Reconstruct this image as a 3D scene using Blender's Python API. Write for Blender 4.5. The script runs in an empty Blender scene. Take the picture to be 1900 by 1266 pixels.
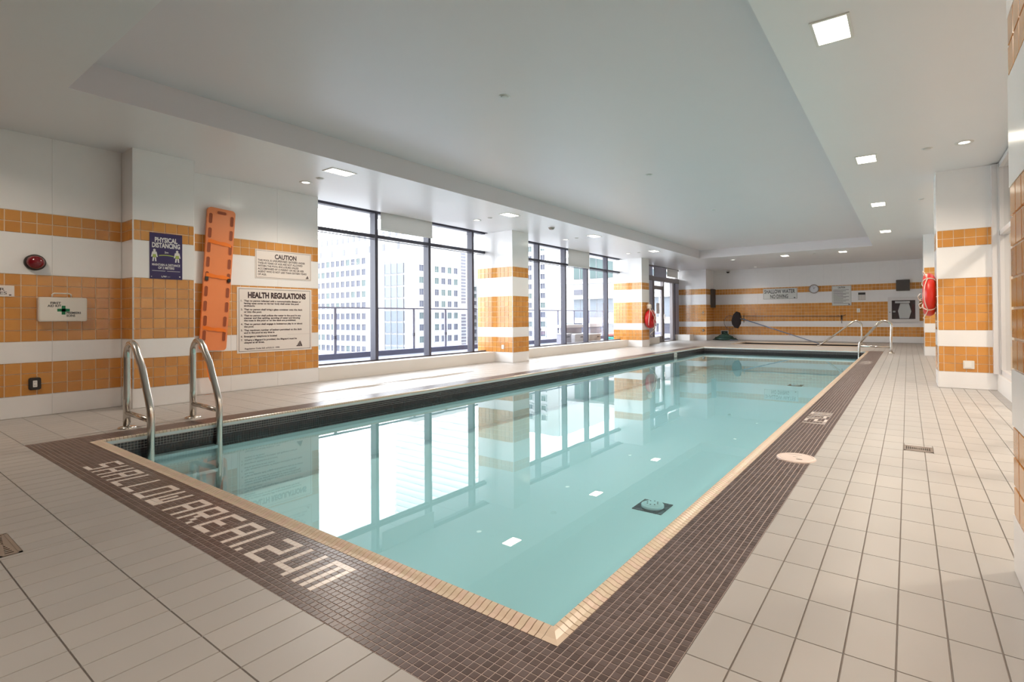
import bpy, math, random
from mathutils import Vector, Matrix
random.seed(7)
SC = bpy.context.scene
COL = SC.collection

# ------------------------------------------------------------------ camera
FX, CX, CY = 947.467, 1028.65, 582.34            # pixels of the 1900x1266 frame
FW = Vector((-0.5689779, 0.82231839, 0.00752373))
RT = Vector((0.82228765, 0.56902418, -0.00738318))
UP = Vector((0.01035251, -0.0019858, 0.99994444))
EYE = Vector((0, 0, 1.05))
cam = bpy.data.cameras.new('camera')
cam.sensor_width = 36.0
cam.lens = FX / 1900 * 36.0
cam.shift_x = -(CX - 950) / 1900
cam.shift_y = (CY - 633) / 1900
cam.clip_start, cam.clip_end = 0.05, 600
co = bpy.data.objects.new('camera', cam)
M4 = Matrix(((RT.x, UP.x, -FW.x, EYE.x), (RT.y, UP.y, -FW.y, EYE.y), (RT.z, UP.z, -FW.z, EYE.z), (0, 0, 0, 1)))
co.matrix_world = M4
COL.objects.link(co)
SC.camera = co

def proj(p):
    d = Vector(p) - EYE
    w = d.dot(FW)
    if w < 0.05:
        return None
    return CX + FX * d.dot(RT) / w, CY - FX * d.dot(UP) / w

# ------------------------------------------------------------------ world, lights, exposure
SKY = 8.0
LAMP = 31.0
LAMP_WARM = (1.0, 0.845, 0.69)
w = bpy.data.worlds.new('world')
SC.world = w
w.use_nodes = True
nt = w.node_tree
bg = nt.nodes['Background']
bg.inputs['Color'].default_value = (0.93, 0.965, 1.0, 1)
bg.inputs['Strength'].default_value = SKY
SC.view_settings.view_transform = 'Standard'
SC.view_settings.look = 'None'
SC.view_settings.exposure = 0.33
SC.view_settings.gamma = 1.0
SC.view_settings.use_curve_mapping = False
SC.cycles.max_bounces = 10
SC.cycles.diffuse_bounces = 5
SC.cycles.glossy_bounces = 5
SC.cycles.transmission_bounces = 6
SC.cycles.transparent_max_bounces = 16
SC.cycles.sample_clamp_indirect = 6.0
SC.cycles.caustics_reflective = False
SC.cycles.caustics_refractive = False
SC.cycles.use_denoising = True

# ------------------------------------------------------------------ materials
MATS = {}
def mat(name, color, rough=0.5, spec=0.5, metal=0.0, emit=None, var=0.0, vscale=6.0, bump=0.0, bscale=40.0, coat=0.0, alpha=None):
    m = bpy.data.materials.new(name)
    m.use_nodes = True
    n, l = m.node_tree.nodes, m.node_tree.links
    b = n['Principled BSDF']
    b.inputs['Base Color'].default_value = (*color, 1)
    b.inputs['Roughness'].default_value = rough
    b.inputs['Specular IOR Level'].default_value = spec
    b.inputs['Metallic'].default_value = metal
    if coat:
        b.inputs['Coat Weight'].default_value = coat
        b.inputs['Coat Roughness'].default_value = 0.05
    if emit:
        b.inputs['Emission Color'].default_value = (*emit[0], 1)
        b.inputs['Emission Strength'].default_value = emit[1]
    if var or bump:
        g = n.new('ShaderNodeNewGeometry')
        t = n.new('ShaderNodeTexNoise')
        t.inputs['Scale'].default_value = vscale
        t.inputs['Detail'].default_value = 4
        l.new(g.outputs['Position'], t.inputs['Vector'])
        if var:
            r = n.new('ShaderNodeMix'); r.data_type = 'RGBA'
            r.inputs['A'].default_value = (*[max(0, c * (1 - var)) for c in color], 1)
            r.inputs['B'].default_value = (*[min(1, c * (1 + var)) for c in color], 1)
            l.new(t.outputs['Fac'], r.inputs['Factor'])
            l.new(r.outputs['Result'], b.inputs['Base Color'])
        if bump:
            t2 = n.new('ShaderNodeTexNoise'); t2.inputs['Scale'].default_value = bscale
            l.new(g.outputs['Position'], t2.inputs['Vector'])
            bp = n.new('ShaderNodeBump'); bp.inputs['Strength'].default_value = bump; bp.inputs['Distance'].default_value = 0.01
            l.new(t2.outputs['Fac'], bp.inputs['Height']); l.new(bp.outputs['Normal'], b.inputs['Normal'])
    MATS[name] = m
    return m

def thin(name, tint, ior=1.45, rough=0.0, gain=1.0, ripple=0.0):
    """a transparent sheet with a Fresnel mirror on it (glass panes, water surfaces)"""
    m = bpy.data.materials.new(name); m.use_nodes = True
    n, l = m.node_tree.nodes, m.node_tree.links
    n.clear()
    out = n.new('ShaderNodeOutputMaterial'); mix = n.new('ShaderNodeMixShader')
    tr = n.new('ShaderNodeBsdfTransparent'); gl = n.new('ShaderNodeBsdfGlossy')
    tr.inputs['Color'].default_value = (*tint, 1); gl.inputs['Roughness'].default_value = rough
    fr = n.new('ShaderNodeFresnel'); geo = n.new('ShaderNodeNewGeometry')
    mx = n.new('ShaderNodeMix'); mx.inputs['A'].default_value = ior; mx.inputs['B'].default_value = 1 / ior
    l.new(geo.outputs['Backfacing'], mx.inputs['Factor']); l.new(mx.outputs['Result'], fr.inputs['IOR'])
    mu = n.new('ShaderNodeMath'); mu.operation = 'MULTIPLY'; mu.inputs[1].default_value = gain; mu.use_clamp = True
    l.new(fr.outputs['Fac'], mu.inputs[0]); l.new(mu.outputs[0], mix.inputs['Fac'])
    l.new(tr.outputs[0], mix.inputs[1]); l.new(gl.outputs[0], mix.inputs[2]); l.new(mix.outputs[0], out.inputs['Surface'])
    if ripple:
        t = n.new('ShaderNodeTexNoise'); t.inputs['Scale'].default_value = 3.0; t.inputs['Detail'].default_value = 1.0
        l.new(geo.outputs['Position'], t.inputs['Vector'])
        bp = n.new('ShaderNodeBump'); bp.inputs['Strength'].default_value = ripple; bp.inputs['Distance'].default_value = 0.01
        l.new(t.outputs['Fac'], bp.inputs['Height']); l.new(bp.outputs['Normal'], gl.inputs['Normal'])
    MATS[name] = m
    return m

BANDS = [(0.234, 0.597, 3), (0.827, 1.568, 6), (2.018, 2.261, 2)]
STRIPES = [(0.004, 0.234), (0.597, 0.827), (1.568, 2.018), (2.261, 3.118)]
WHITE = (0.84, 0.83, 0.83)
mat('white_ceramic', WHITE, 0.16, 0.5, var=0.02)
mat('white_bed', (0.70, 0.68, 0.65), 0.6)
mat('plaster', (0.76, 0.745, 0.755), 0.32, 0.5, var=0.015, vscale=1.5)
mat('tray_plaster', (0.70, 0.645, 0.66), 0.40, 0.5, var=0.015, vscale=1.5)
ORANGES = [mat('orange_ceramic_a', (0.63, 0.282, 0.066), 0.14, 0.5, var=0.06), mat('orange_ceramic_b', (0.585, 0.255, 0.057), 0.14, 0.5, var=0.06),
           mat('orange_ceramic_c', (0.65, 0.30, 0.075), 0.14, 0.5, var=0.06)]
BROWNS = [mat('brown_mosaic_a', (0.115, 0.082, 0.075), 0.30, 0.5), mat('brown_mosaic_b', (0.095, 0.066, 0.060), 0.30, 0.5), mat('brown_mosaic_c', (0.135, 0.100, 0.095), 0.30, 0.5)]
NAVYS = [mat('dark_mosaic_a', (0.045, 0.035, 0.038), 0.18, 0.5), mat('dark_mosaic_b', (0.03, 0.025, 0.03), 0.18, 0.5)]
DECKS = [mat('deck_ceramic_a', (0.42, 0.405, 0.39), 0.38, 0.5, var=0.05, vscale=3), mat('deck_ceramic_b', (0.41, 0.395, 0.38), 0.38, 0.5, var=0.05, vscale=3),
         mat('deck_ceramic_c', (0.43, 0.412, 0.395), 0.38, 0.5, var=0.05, vscale=3)]
mat('deck_grout', (0.235, 0.205, 0.185), 0.7)
mat('mosaic_grout', (0.44, 0.365, 0.335), 0.6)
mat('band_grout', (0.60, 0.57, 0.55), 0.6)
COPES = [mat('cope_a', (0.76, 0.63, 0.50), 0.25), mat('cope_b', (0.77, 0.61, 0.505), 0.25), mat('cope_c', (0.74, 0.63, 0.49), 0.25)]
mat('lower_band_grout', (0.10, 0.085, 0.085), 0.4)
mat('cope_grout', (0.20, 0.11, 0.08), 0.7)
mat('letter_ceramic', (0.80, 0.73, 0.69), 0.22)
mat('basin_plaster', (0.76, 0.825, 0.845), 0.6, 0.2, var=0.02, vscale=1.0)
thin('pool_water', (0.68, 0.92, 0.945), 1.33, 0.0, 1.0, 0.02)
thin('tub_water', (0.5, 0.6, 0.6), 1.33)
thin('glass', (0.93, 0.95, 0.96), 1.45, 0.0, 1.0)
thin('rail_glass', (0.84, 0.87, 0.93), 1.45)
mat('steel', (0.66, 0.62, 0.57), 0.20, 0.5, 1.0)
mat('aluminium', (0.74, 0.73, 0.74), 0.3, 0.5, 0.35)
mat('mullion_paint', (0.075, 0.072, 0.095), 0.45, 0.3)
mat('rail_paint', (0.20, 0.20, 0.26), 0.4, 0.5, 0.2)
mat('parapet', (0.12, 0.125, 0.19), 0.7, var=0.08)
mat('canopy', (0.75, 0.75, 0.74), 0.6)
mat('seam', (0.30, 0.30, 0.30), 0.7)
mat('terrace', (0.13, 0.135, 0.18), 0.7, var=0.05)
mat('facade_white', (0.31, 0.31, 0.32), 0.8, var=0.02, vscale=0.1)
mat('facade_cream', (0.28, 0.28, 0.28), 0.8)
mat('facade_window', (0.05, 0.053, 0.075), 0.3, 0.15)
mat('facade_window_green', (0.06, 0.085, 0.085), 0.3, 0.15)
mat('facade_frame', (0.14, 0.14, 0.15), 0.6)
mat('facade_blue', (0.10, 0.115, 0.135), 0.3, 0.25)
mat('tower_glass', (0.66, 0.70, 0.74), 0.5)
mat('tower_band', (0.80, 0.80, 0.80), 0.7)
mat('facade_louver', (0.07, 0.07, 0.09), 0.5)
mat('asphalt', (0.35, 0.35, 0.36), 0.9, var=0.1, vscale=0.1)
mat('lamp_glow', (1, 1, 1), 0.5, emit=((1.0, 0.90, 0.74), 9.0))
mat('small_glow', (1, 1, 1), 0.5, emit=((1.0, 0.93, 0.82), 3.0))
mat('lamp_trim', (0.72, 0.70, 0.67), 0.35)
mat('sprinkler', (0.62, 0.61, 0.60), 0.4)
mat('sign_plate', (0.80, 0.74, 0.70), 0.30)
mat('notice_plate', (0.66, 0.67, 0.65), 0.30)
mat('ink', (0.02, 0.02, 0.022), 0.5)
mat('ink_brown', (0.045, 0.022, 0.025), 0.5)
mat('ink_faint', (0.52, 0.46, 0.44), 0.5)
mat('poster_navy', (0.028, 0.016, 0.095), 0.35)
mat('poster_white', (0.75, 0.74, 0.74), 0.4)
mat('poster_green', (0.36, 0.44, 0.10), 0.4)
mat('kit_plastic', (0.76, 0.72, 0.66), 0.35)
mat('green_ink', (0.0, 0.16, 0.055), 0.4)
mat('black_plastic', (0.022, 0.018, 0.016), 0.4)
mat('dark_grey', (0.075, 0.065, 0.06), 0.55, var=0.1)
mat('speaker_grey', (0.10, 0.085, 0.075), 0.6)
mat('red_lens', (0.18, 0.004, 0.012), 0.18, coat=0.5)
mat('red_foam', (0.72, 0.035, 0.022), 0.35, var=0.06)
mat('deep_red', (0.52, 0.012, 0.015), 0.4)
mat('rope', (0.74, 0.66, 0.56), 0.7)
mat('board_plastic', (0.80, 0.25, 0.085), 0.38, var=0.03)
mat('board_hole', (0.30, 0.065, 0.02), 0.6)
mat('strap_orange', (0.90, 0.20, 0.01), 0.6)
mat('outlet_white', (0.80, 0.78, 0.74), 0.35)
mat('drain_metal', (0.30, 0.255, 0.22), 0.38, 0.5, 0.7)
mat('slot_black', (0.012, 0.009, 0.007), 0.6)
mat('cover_pink', (0.74, 0.62, 0.57), 0.35, var=0.03)
mat('hose_green', (0.018, 0.06, 0.045), 0.4)
mat('bag_dark', (0.012, 0.004, 0.004), 0.8, var=0.2)
mat('pole_metal', (0.30, 0.29, 0.32), 0.3, 0.5, 0.8)
mat('pole_blue', (0.18, 0.24, 0.36), 0.35, 0.5, 0.3)
mat('net', (0.22, 0.20, 0.19), 0.7)
mat('curb_paint', (0.78, 0.75, 0.71), 0.35)
mat('tub_lining', (0.012, 0.009, 0.009), 0.3)
mat('cabinet_white', (0.66, 0.64, 0.64), 0.35)
mat('cabinet_dark', (0.07, 0.045, 0.05), 0.6)
mat('towel', (0.62, 0.62, 0.62), 0.9)
mat('clock_face', (0.66, 0.67, 0.70), 0.3)
mat('planter_white', (0.62, 0.60, 0.62), 0.5)
mat('planter_grey', (0.34, 0.33, 0.38), 0.6)
mat('planter_tan', (0.50, 0.43, 0.38), 0.6)
mat('cushion_teal', (0.03, 0.42, 0.40), 0.8)
mat('cushion_pink', (0.75, 0.22, 0.22), 0.8)
mat('door_paint', (0.22, 0.19, 0.19), 0.4)
mat('door_panel_grey', (0.36, 0.37, 0.48), 0.3)
mat('sticker', (0.80, 0.78, 0.82), 0.4)
mat('puddle', (0.36, 0.32, 0.29), 0.03, 0.5)
def fabric():
    m = bpy.data.materials.new('blind_fabric'); m.use_nodes = True
    n, l = m.node_tree.nodes, m.node_tree.links; n.clear()
    out = n.new('ShaderNodeOutputMaterial'); a = n.new('ShaderNodeMixShader'); b = n.new('ShaderNodeMixShader')
    d = n.new('ShaderNodeBsdfDiffuse'); t = n.new('ShaderNodeBsdfTranslucent'); x = n.new('ShaderNodeBsdfTransparent')
    d.inputs['Color'].default_value = (0.78, 0.77, 0.75, 1); t.inputs['Color'].default_value = (0.55, 0.54, 0.52, 1)
    a.inputs['Fac'].default_value = 0.30; b.inputs['Fac'].default_value = 0.04
    l.new(d.outputs[0], a.inputs[1]); l.new(t.outputs[0], a.inputs[2]); l.new(a.outputs[0], b.inputs[1]); l.new(x.outputs[0], b.inputs[2])
    l.new(b.outputs[0], out.inputs['Surface']); MATS['blind_fabric'] = m
fabric()
def banded_bed():
    """wall bed: cream grout where the orange bands are, white elsewhere (by height)"""
    m = mat('banded_bed', (0.7, 0.68, 0.65), 0.55); n, l = m.node_tree.nodes, m.node_tree.links
    g = n.new('ShaderNodeNewGeometry'); s = n.new('ShaderNodeSeparateXYZ'); l.new(g.outputs['Position'], s.inputs[0])
    r = n.new('ShaderNodeValToRGB'); r.color_ramp.interpolation = 'CONSTANT'
    mr = n.new('ShaderNodeMapRange'); mr.inputs['From Max'].default_value = 3.118; l.new(s.outputs['Z'], mr.inputs['Value']); l.new(mr.outputs[0], r.inputs['Fac'])
    wh, cr = (0.74, 0.72, 0.70, 1), (0.86, 0.68, 0.48, 1)
    e = r.color_ramp.elements; e[0].color = wh; e[1].position = BANDS[0][0] / 3.118; e[1].color = cr
    for p, c in ((BANDS[0][1], wh), (BANDS[1][0], cr), (BANDS[1][1], wh), (BANDS[2][0], cr), (BANDS[2][1], wh)):
        k = e.new(p / 3.118); k.color = c
    l.new(r.outputs['Color'], n['Principled BSDF'].inputs['Base Color'])
banded_bed()

# ------------------------------------------------------------------ mesh helpers
class MB:
    def __init__(s):
        s.v, s.f, s.m, s.mats, s.sm = [], [], [], [], []
    def mi(s, m):
        m = MATS[m] if isinstance(m, str) else m
        if m not in s.mats: s.mats.append(m)
        return s.mats.index(m)
    def add(s, vs, fs, m, smooth=False):
        o = len(s.v); k = s.mi(m)
        s.v += [tuple(v) for v in vs]
        for f in fs:
            s.f.append(tuple(i + o for i in f)); s.m.append(k); s.sm.append(smooth)
        return s
    def box(s, x0, x1, y0, y1, z0, z1, m, skip=''):
        vs = [(x0, y0, z0), (x1, y0, z0), (x1, y1, z0), (x0, y1, z0), (x0, y0, z1), (x1, y0, z1), (x1, y1, z1), (x0, y1, z1)]
        F = {'b': (0, 3, 2, 1), 't': (4, 5, 6, 7), 'y': (0, 1, 5, 4), 'X': (1, 2, 6, 5), 'Y': (2, 3, 7, 6), 'x': (3, 0, 4, 7)}
        return s.add(vs, [f for k, f in F.items() if k not in skip], m)
    def quad(s, a, b, c, d, m):
        return s.add([a, b, c, d], [(0, 1, 2, 3)], m)
    def tube(s, pts, r, m, n=12, closed=False, caps=True):
        P = [Vector(p) for p in pts]; N = len(P); vs, fs = [], []
        rr = r if isinstance(r, (list, tuple)) else [r] * N
        T = []
        for i in range(N):
            a = P[(i - 1) % N] if (closed or i > 0) else P[i]
            b = P[(i + 1) % N] if (closed or i < N - 1) else P[i]
            T.append((b - a).normalized())
        ref = Vector((0, 0, 1)) if abs(T[0].z) < 0.9 else Vector((1, 0, 0))
        u = (ref - T[0] * ref.dot(T[0])).normalized()
        for i in range(N):
            u = (u - T[i] * u.dot(T[i]))
            u = u.normalized() if u.length > 1e-6 else Vector((1, 0, 0))
            wv = T[i].cross(u)
            for k in range(n):
                a = 2 * math.pi * k / n
                vs.append(P[i] + (u * math.cos(a) + wv * math.sin(a)) * rr[i])
        for i in range(N if closed else N - 1):
            j = (i + 1) % N
            for k in range(n):
                q = (k + 1) % n
                fs.append((i * n + k, i * n + q, j * n + q, j * n + k))
        if caps and not closed:
            fs.append(tuple(reversed(range(n)))); fs.append(tuple((N - 1) * n + k for k in range(n)))
        return s.add(vs, fs, m, True)
    def lathe(s, prof, c, m, axis='z', n=28, smooth=True):
        """prof: (radius, along) pairs; axis letter, +/-"""
        vs, fs = [], []
        sg = -1 if axis[0] == '-' else 1; ax = axis[-1]
        for r, h in prof:
            for k in range(n):
                a = 2 * math.pi * k / n; p, q = r * math.cos(a), r * math.sin(a)
                d = {'z': (p, q, h * sg), 'x': (h * sg, p, q), 'y': (q, h * sg, p)}[ax]
                vs.append((c[0] + d[0], c[1] + d[1], c[2] + d[2]))
        for i in range(len(prof) - 1):
            for k in range(n):
                q = (k + 1) % n
                f = (i * n + k, i * n + q, (i + 1) * n + q, (i + 1) * n + k)
                fs.append(f if sg > 0 else f[::-1])
        return s.add(vs, fs, m, smooth)
    def poly(s, pts, d, m):
        """flat outline pts, extruded by the vector d"""
        n = len(pts); d = Vector(d); a = [Vector(p) for p in pts]
        fs = [tuple(range(n))[::-1], tuple(range(n, 2 * n))] + [(i, (i + 1) % n, (i + 1) % n + n, i + n) for i in range(n)]
        return s.add(a + [p + d for p in a], fs, m)
    def mesh(s, name):
        me = bpy.data.meshes.new(name)
        me.from_pydata(s.v, [], s.f)
        for m in s.mats: me.materials.append(m)
        if len(s.mats) > 1: me.polygons.foreach_set('material_index', s.m)
        if any(s.sm): me.polygons.foreach_set('use_smooth', s.sm)
        me.update()
        return me
    def build(s, name, parent=None, **kw):
        return link(name, s.mesh(name), parent, **kw)

def link(name, data, parent=None, loc=None, kind=None, label=None, category=None, group=None):
    o = bpy.data.objects.new(name, data); COL.objects.link(o)
    if parent is not None: o.parent = parent
    if loc is not None: o.location = loc
    for k, v in (('kind', kind), ('label', label), ('category', category), ('group', group)):
        if v: o[k] = v
    return o

def thing(name, label, category, loc=(0, 0, 0), group=None):
    o = link(name, None, None, loc, None, label, category, group)
    o.empty_display_size = 0.1
    return o

def local(bm, loc):
    bm.v = [(x - loc[0], y - loc[1], z - loc[2]) for x, y, z in bm.v]
    return bm

AX = {'z': ((1, 0, 0), (0, 1, 0), (0, 0, 1)), '+x': ((0, 1, 0), (0, 0, 1), (1, 0, 0)), '-x': ((0, -1, 0), (0, 0, 1), (-1, 0, 0)),
      '-y': ((1, 0, 0), (0, 0, 1), (0, -1, 0)), '+y': ((-1, 0, 0), (0, 0, 1), (0, 1, 0))}
def frame(ax): return [Vector(a) for a in AX[ax]]
def place(ax, plane, u, v):
    """u, v: world coordinates along the surface; plane: its world coordinate"""
    return {'z': (u, v, plane), '+x': (plane, u, v), '-x': (plane, u, v), '-y': (u, plane, v), '+y': (u, plane, v)}[ax]
TF = [(4, 5, 6, 7), (0, 1, 5, 4), (1, 2, 6, 5), (2, 3, 7, 6), (3, 0, 4, 7)]
def tile_verts(ax, hw, hh, t, ch):
    U, V, N = frame(ax)
    return [U * a * hw + V * b * hh for a, b in ((-1, -1), (1, -1), (1, 1), (-1, 1))] + \
           [U * a * (hw - ch) + V * b * (hh - ch) + N * t for a, b in ((-1, -1), (1, -1), (1, 1), (-1, 1))]
CACHE = {}
def lay(parent, name, plural, rects, ax, plane, t, mats, limit=300, minpx=9.0, ch=0.0015):
    """rects (u0, u1, v0, v1): tiles of thickness t standing on a plane; the largest in the picture are objects, the rest one joined part"""
    cand, rest = [], []
    for r in rects:
        u, v = (r[0] + r[1]) / 2, (r[2] + r[3]) / 2
        big = 0
        if limit:
            c = [proj(place(ax, plane, a, b)) for a, b in ((r[0], r[2]), (r[1], r[2]), (r[1], r[3]), (r[0], r[3]))]
            if all(c):
                xs, ys = [p[0] for p in c], [p[1] for p in c]
                if max(xs) > 0 and min(xs) < 1900 and max(ys) > 0 and min(ys) < 1266 and max(max(xs) - min(xs), max(ys) - min(ys)) >= minpx:
                    big = abs(sum(xs[i] * ys[(i + 1) % 4] - xs[(i + 1) % 4] * ys[i] for i in range(4))) / 2
        m = mats[random.randrange(len(mats))]
        if big: cand.append((big, r, u, v, m))
        else: rest.append((r, u, v, m))
    cand.sort(key=lambda q: -q[0])
    for q in cand[limit:]: rest.append(q[1:])
    for _, r, u, v, m in cand[:limit]:
        hw, hh = round((r[1] - r[0]) / 2, 4), round((r[3] - r[2]) / 2, 4)
        key = (name, ax, hw, hh, t, m.name)
        if key not in CACHE:
            b = MB(); b.add(tile_verts(ax, hw, hh, t, ch), TF, m); CACHE[key] = b.mesh(name)
        link(name, CACHE[key], parent, place(ax, plane, u, v))
    if rest:
        b = MB()
        for r, u, v, m in rest:
            p = Vector(place(ax, plane, u, v))
            b.add([p + q for q in tile_verts(ax, (r[1] - r[0]) / 2, (r[3] - r[2]) / 2, t, ch)], TF, m)
        b.build(plural, parent, kind='stuff')

G = 0.0085
TP = 0.1247
def wall_tiles(parent, ax, plane, u0, u1, phase, limit=300, minpx=9.0, white=True, m0=0.006):
    """orange bands of square tiles and white stripes of large tiles over a wall bed"""
    org = []
    k = math.floor((u0 - phase) / TP)
    while phase + k * TP < u1:
        a, b = max(u0 + m0, phase + k * TP + G / 2), min(u1 - m0, phase + (k + 1) * TP - G / 2)
        if b - a > 0.012:
            for z0, z1, n in BANDS:
                h = (z1 - z0) / n
                for i in range(n): org.append((a, b, z0 + i * h + G / 2, z0 + (i + 1) * h - G / 2))
        k += 1
    lay(parent, 'orange_tile', 'orange_tiles', org, ax, plane, 0.007, ORANGES, limit, minpx)
    if white:
        wt = []
        n = max(1, round((u1 - u0) / 0.62)); du = (u1 - u0) / n
        for i in range(n):
            for z0, z1 in STRIPES:
                wt.append((u0 + i * du + 0.0005, u0 + (i + 1) * du - 0.0005, z0 + 0.0005, z1 - 0.0005))
        lay(parent, 'white_tile', 'white_tiles', wt, ax, plane, 0.007, [MATS['white_ceramic']], limit, 9.0, 0.0004)

def text_verts(s, bold):
    c = bpy.data.curves.new('t', 'FONT'); c.body = s; c.offset = bold; c.resolution_u = 3
    o = bpy.data.objects.new('t', c); COL.objects.link(o)
    me = bpy.data.meshes.new_from_object(o.evaluated_get(bpy.context.evaluated_depsgraph_get()))
    vs = [tuple(v.co) for v in me.vertices]; fs = [tuple(p.vertices) for p in me.polygons]
    bpy.data.objects.remove(o); bpy.data.curves.remove(c); bpy.data.meshes.remove(me)
    return vs, fs
def text(b, s, ax, plane, u0, u1, z0, z1, m, bold=0.0, width=None, align='l'):
    """a line of flat lettering filling u0..u1 (reading direction) and cap height z0..z1"""
    vs, fs = text_verts(s, bold)
    if not vs: return
    U, V, N = frame(ax)
    x0, x1 = min(v[0] for v in vs), max(v[0] for v in vs)
    sy = (z1 - z0) / 0.70
    sg = 1 if ax in ('+x', '-y', 'z') else -1
    L = abs(u1 - u0)
    sx = L / (x1 - x0) if width is None else width * sy
    off = 0 if align == 'l' else (L - sx * (x1 - x0)) / (2 if align == 'c' else 1)
    o = Vector(place(ax, plane, u0, z0))
    b.add([o + U * ((v[0] - x0) * sx + off) + V * (v[1] * sy) for v in vs], fs, m)

def rrect(w, h, r, n=5):
    pts = []
    for cx, cy, a0 in ((w / 2 - r, h / 2 - r, 0), (-w / 2 + r, h / 2 - r, 90), (-w / 2 + r, -h / 2 + r, 180), (w / 2 - r, -h / 2 + r, 270)):
        for i in range(n + 1):
            a = math.radians(a0 + 90 * i / n); pts.append((cx + r * math.cos(a), cy + r * math.sin(a)))
    return pts
def plate(b, ax, plane, uc, vc, w, h, t, r, m):
    U, V, N = frame(ax); o = Vector(place(ax, plane, uc, vc))
    return b.poly([o + U * p + V * q for p, q in rrect(w, h, r)], N * t, m)
def arc(c, r, a0, a1, n, plane='xz', y=0):
    return [(c[0] + r * math.cos(math.radians(a0 + (a1 - a0) * i / n)), y, c[1] + r * math.sin(math.radians(a0 + (a1 - a0) * i / n))) for i in range(n + 1)]
def smooth_path(P, n=6):
    P = [Vector(p) for p in P]; out = []
    for i in range(len(P) - 1):
        p0, p1, p2, p3 = P[max(i - 1, 0)], P[i], P[i + 1], P[min(i + 2, len(P) - 1)]
        for k in range(n):
            t = k / n
            out.append(0.5 * ((2 * p1) + (p2 - p0) * t + (2 * p0 - 5 * p1 + 4 * p2 - p3) * t * t + (3 * p1 - p0 - 3 * p2 + p3) * t ** 3))
    out.append(P[-1]); return out

# ------------------------------------------------------------------ key dimensions
XLI, XLO, XRI, XRO, XRB, XLB = -5.759, -5.841, -0.994, -0.929, -0.582, -6.174
YNI, YNO, YNB, YFI, YFO, YFB = 1.415, 1.347, 1.002, 17.307, 17.385, 17.62
ZW = -0.158                     # water level
ZS, ZT = 3.118, 3.406          # soffit, ceiling tray
XW1, XP, XW2, XC, XG = -7.949, -7.581, -8.183, -7.625, -8.48
YB = 23.194
XR, XR2 = 0.347, 1.035

# ------------------------------------------------------------------ floor
floor = MB()
def slab_around(b, X0, X1, Y0, Y1, holes, z, m):
    xs = sorted({X0, X1, *[h[0] for h in holes], *[h[1] for h in holes]}); ys = sorted({Y0, Y1, *[h[2] for h in holes], *[h[3] for h in holes]})
    for i in range(len(xs) - 1):
        for j in range(len(ys) - 1):
            cx, cy = (xs[i] + xs[i + 1]) / 2, (ys[j] + ys[j + 1]) / 2
            if any(h[0] < cx < h[1] and h[2] < cy < h[3] for h in holes): continue
            b.quad((xs[i], ys[j], z), (xs[i + 1], ys[j], z), (xs[i + 1], ys[j + 1], z), (xs[i], ys[j + 1], z), m)
POOL = (XLO, XRO, YNO, YFO)
TUB = (-5.42, -1.40, 19.68, 21.58)
slab_around(floor, -8.6, 4.0, -7.1, 23.4, [POOL, TUB], -0.006, 'deck_grout')
floor = floor.build('floor', kind='structure')
BORDER = (XLB, XRB, YNB, YFB)
DRAIN_R, DRAIN_L = (-0.034, 0.150, 4.82, 4.998), (-3.68, -3.328, 0.462, 0.537)
COVER = (-0.687, 4.107, 0.134)
tiles = []
PX, PY = 0.1356, 0.2712
for i in range(-60, 26):
    for j in range(-30, 83):
        x0, x1 = XRB + i * PX + 0.0016, XRB + (i + 1) * PX - 0.0016
        y0, y1 = YNB + j * PY + 0.0013, YNB + (j + 1) * PY - 0.0013
        if x1 < -8.2 or y1 > 23.2 or (x0 > 1.0 and y0 > 2.8) and y0 < 9: continue
        if x0 > XR - 0.01 and y1 < 2.79: continue
        # cut the tile back where it meets the mosaic border, the tub rim or a drain
        cells = [(x0, x1, y0, y1)]
        for hx0, hx1, hy0, hy1 in (BORDER, (TUB[0] - 0.18, TUB[1] + 0.18, TUB[2] - 0.16, TUB[3] + 0.16), DRAIN_R, DRAIN_L):
            new = []
            for a0, a1, b0, b1 in cells:
                if a1 <= hx0 or a0 >= hx1 or b1 <= hy0 or b0 >= hy1: new.append((a0, a1, b0, b1)); continue
                if a0 < hx0: new.append((a0, hx0 - 0.002, b0, b1))
                if a1 > hx1: new.append((hx1 + 0.002, a1, b0, b1))
                m0, m1 = max(a0, hx0), min(a1, hx1)
                if b0 < hy0: new.append((m0, m1, b0, hy0 - 0.002))
                if b1 > hy1: new.append((m0, m1, hy1 + 0.002, b1))
            cells = new
        tiles += [c for c in cells if c[1] - c[0] > 0.006 and c[3] - c[2] > 0.006]
lay(floor, 'floor_tile', 'floor_tiles', tiles, 'z', -0.006, 0.006, DECKS, 300, 10, 0.0012)

# mosaic border with the depth marks
GLY = {'S': ['11111', '10000', '10000', '11111', '00001', '00001', '11111'], 'H': ['10001', '10001', '10001', '11111', '10001', '10001', '10001'],
       'A': ['11111', '10001', '10001', '11111', '10001', '10001', '10001'], 'L': ['10000'] * 6 + ['11111'],
       'O': ['11111', '10001', '10001', '10001', '10001', '10001', '11111'], 'W': ['10001', '10001', '10101', '10101', '10101', '11111', '11111'],
       'R': ['11111', '10001', '10001', '11111', '10100', '10010', '10001'], 'E': ['11111', '10000', '10000', '11110', '10000', '10000', '11111'],
       '1': ['1'] * 7, '.': ['0'] * 6 + ['1'], '2': ['11111', '00001', '00001', '11111', '10000', '10000', '11111'],
       '4': ['10001', '10001', '10001', '10001', '10001', '11111', '00001'], 'M': ['11111', '10101', '10101', '10101', '10101', '10101', '10101']}
MP = 0.02888
near_marks, right_marks = set(), set()
X0T = -4.884
def stamp(s, dst, starts):
    for ch, c0 in zip(s, starts):
        for r, row in enumerate(GLY[ch]):
            for c, bit in enumerate(row):
                if bit == '1': dst.add((c0 + c, 6 - r))
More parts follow.
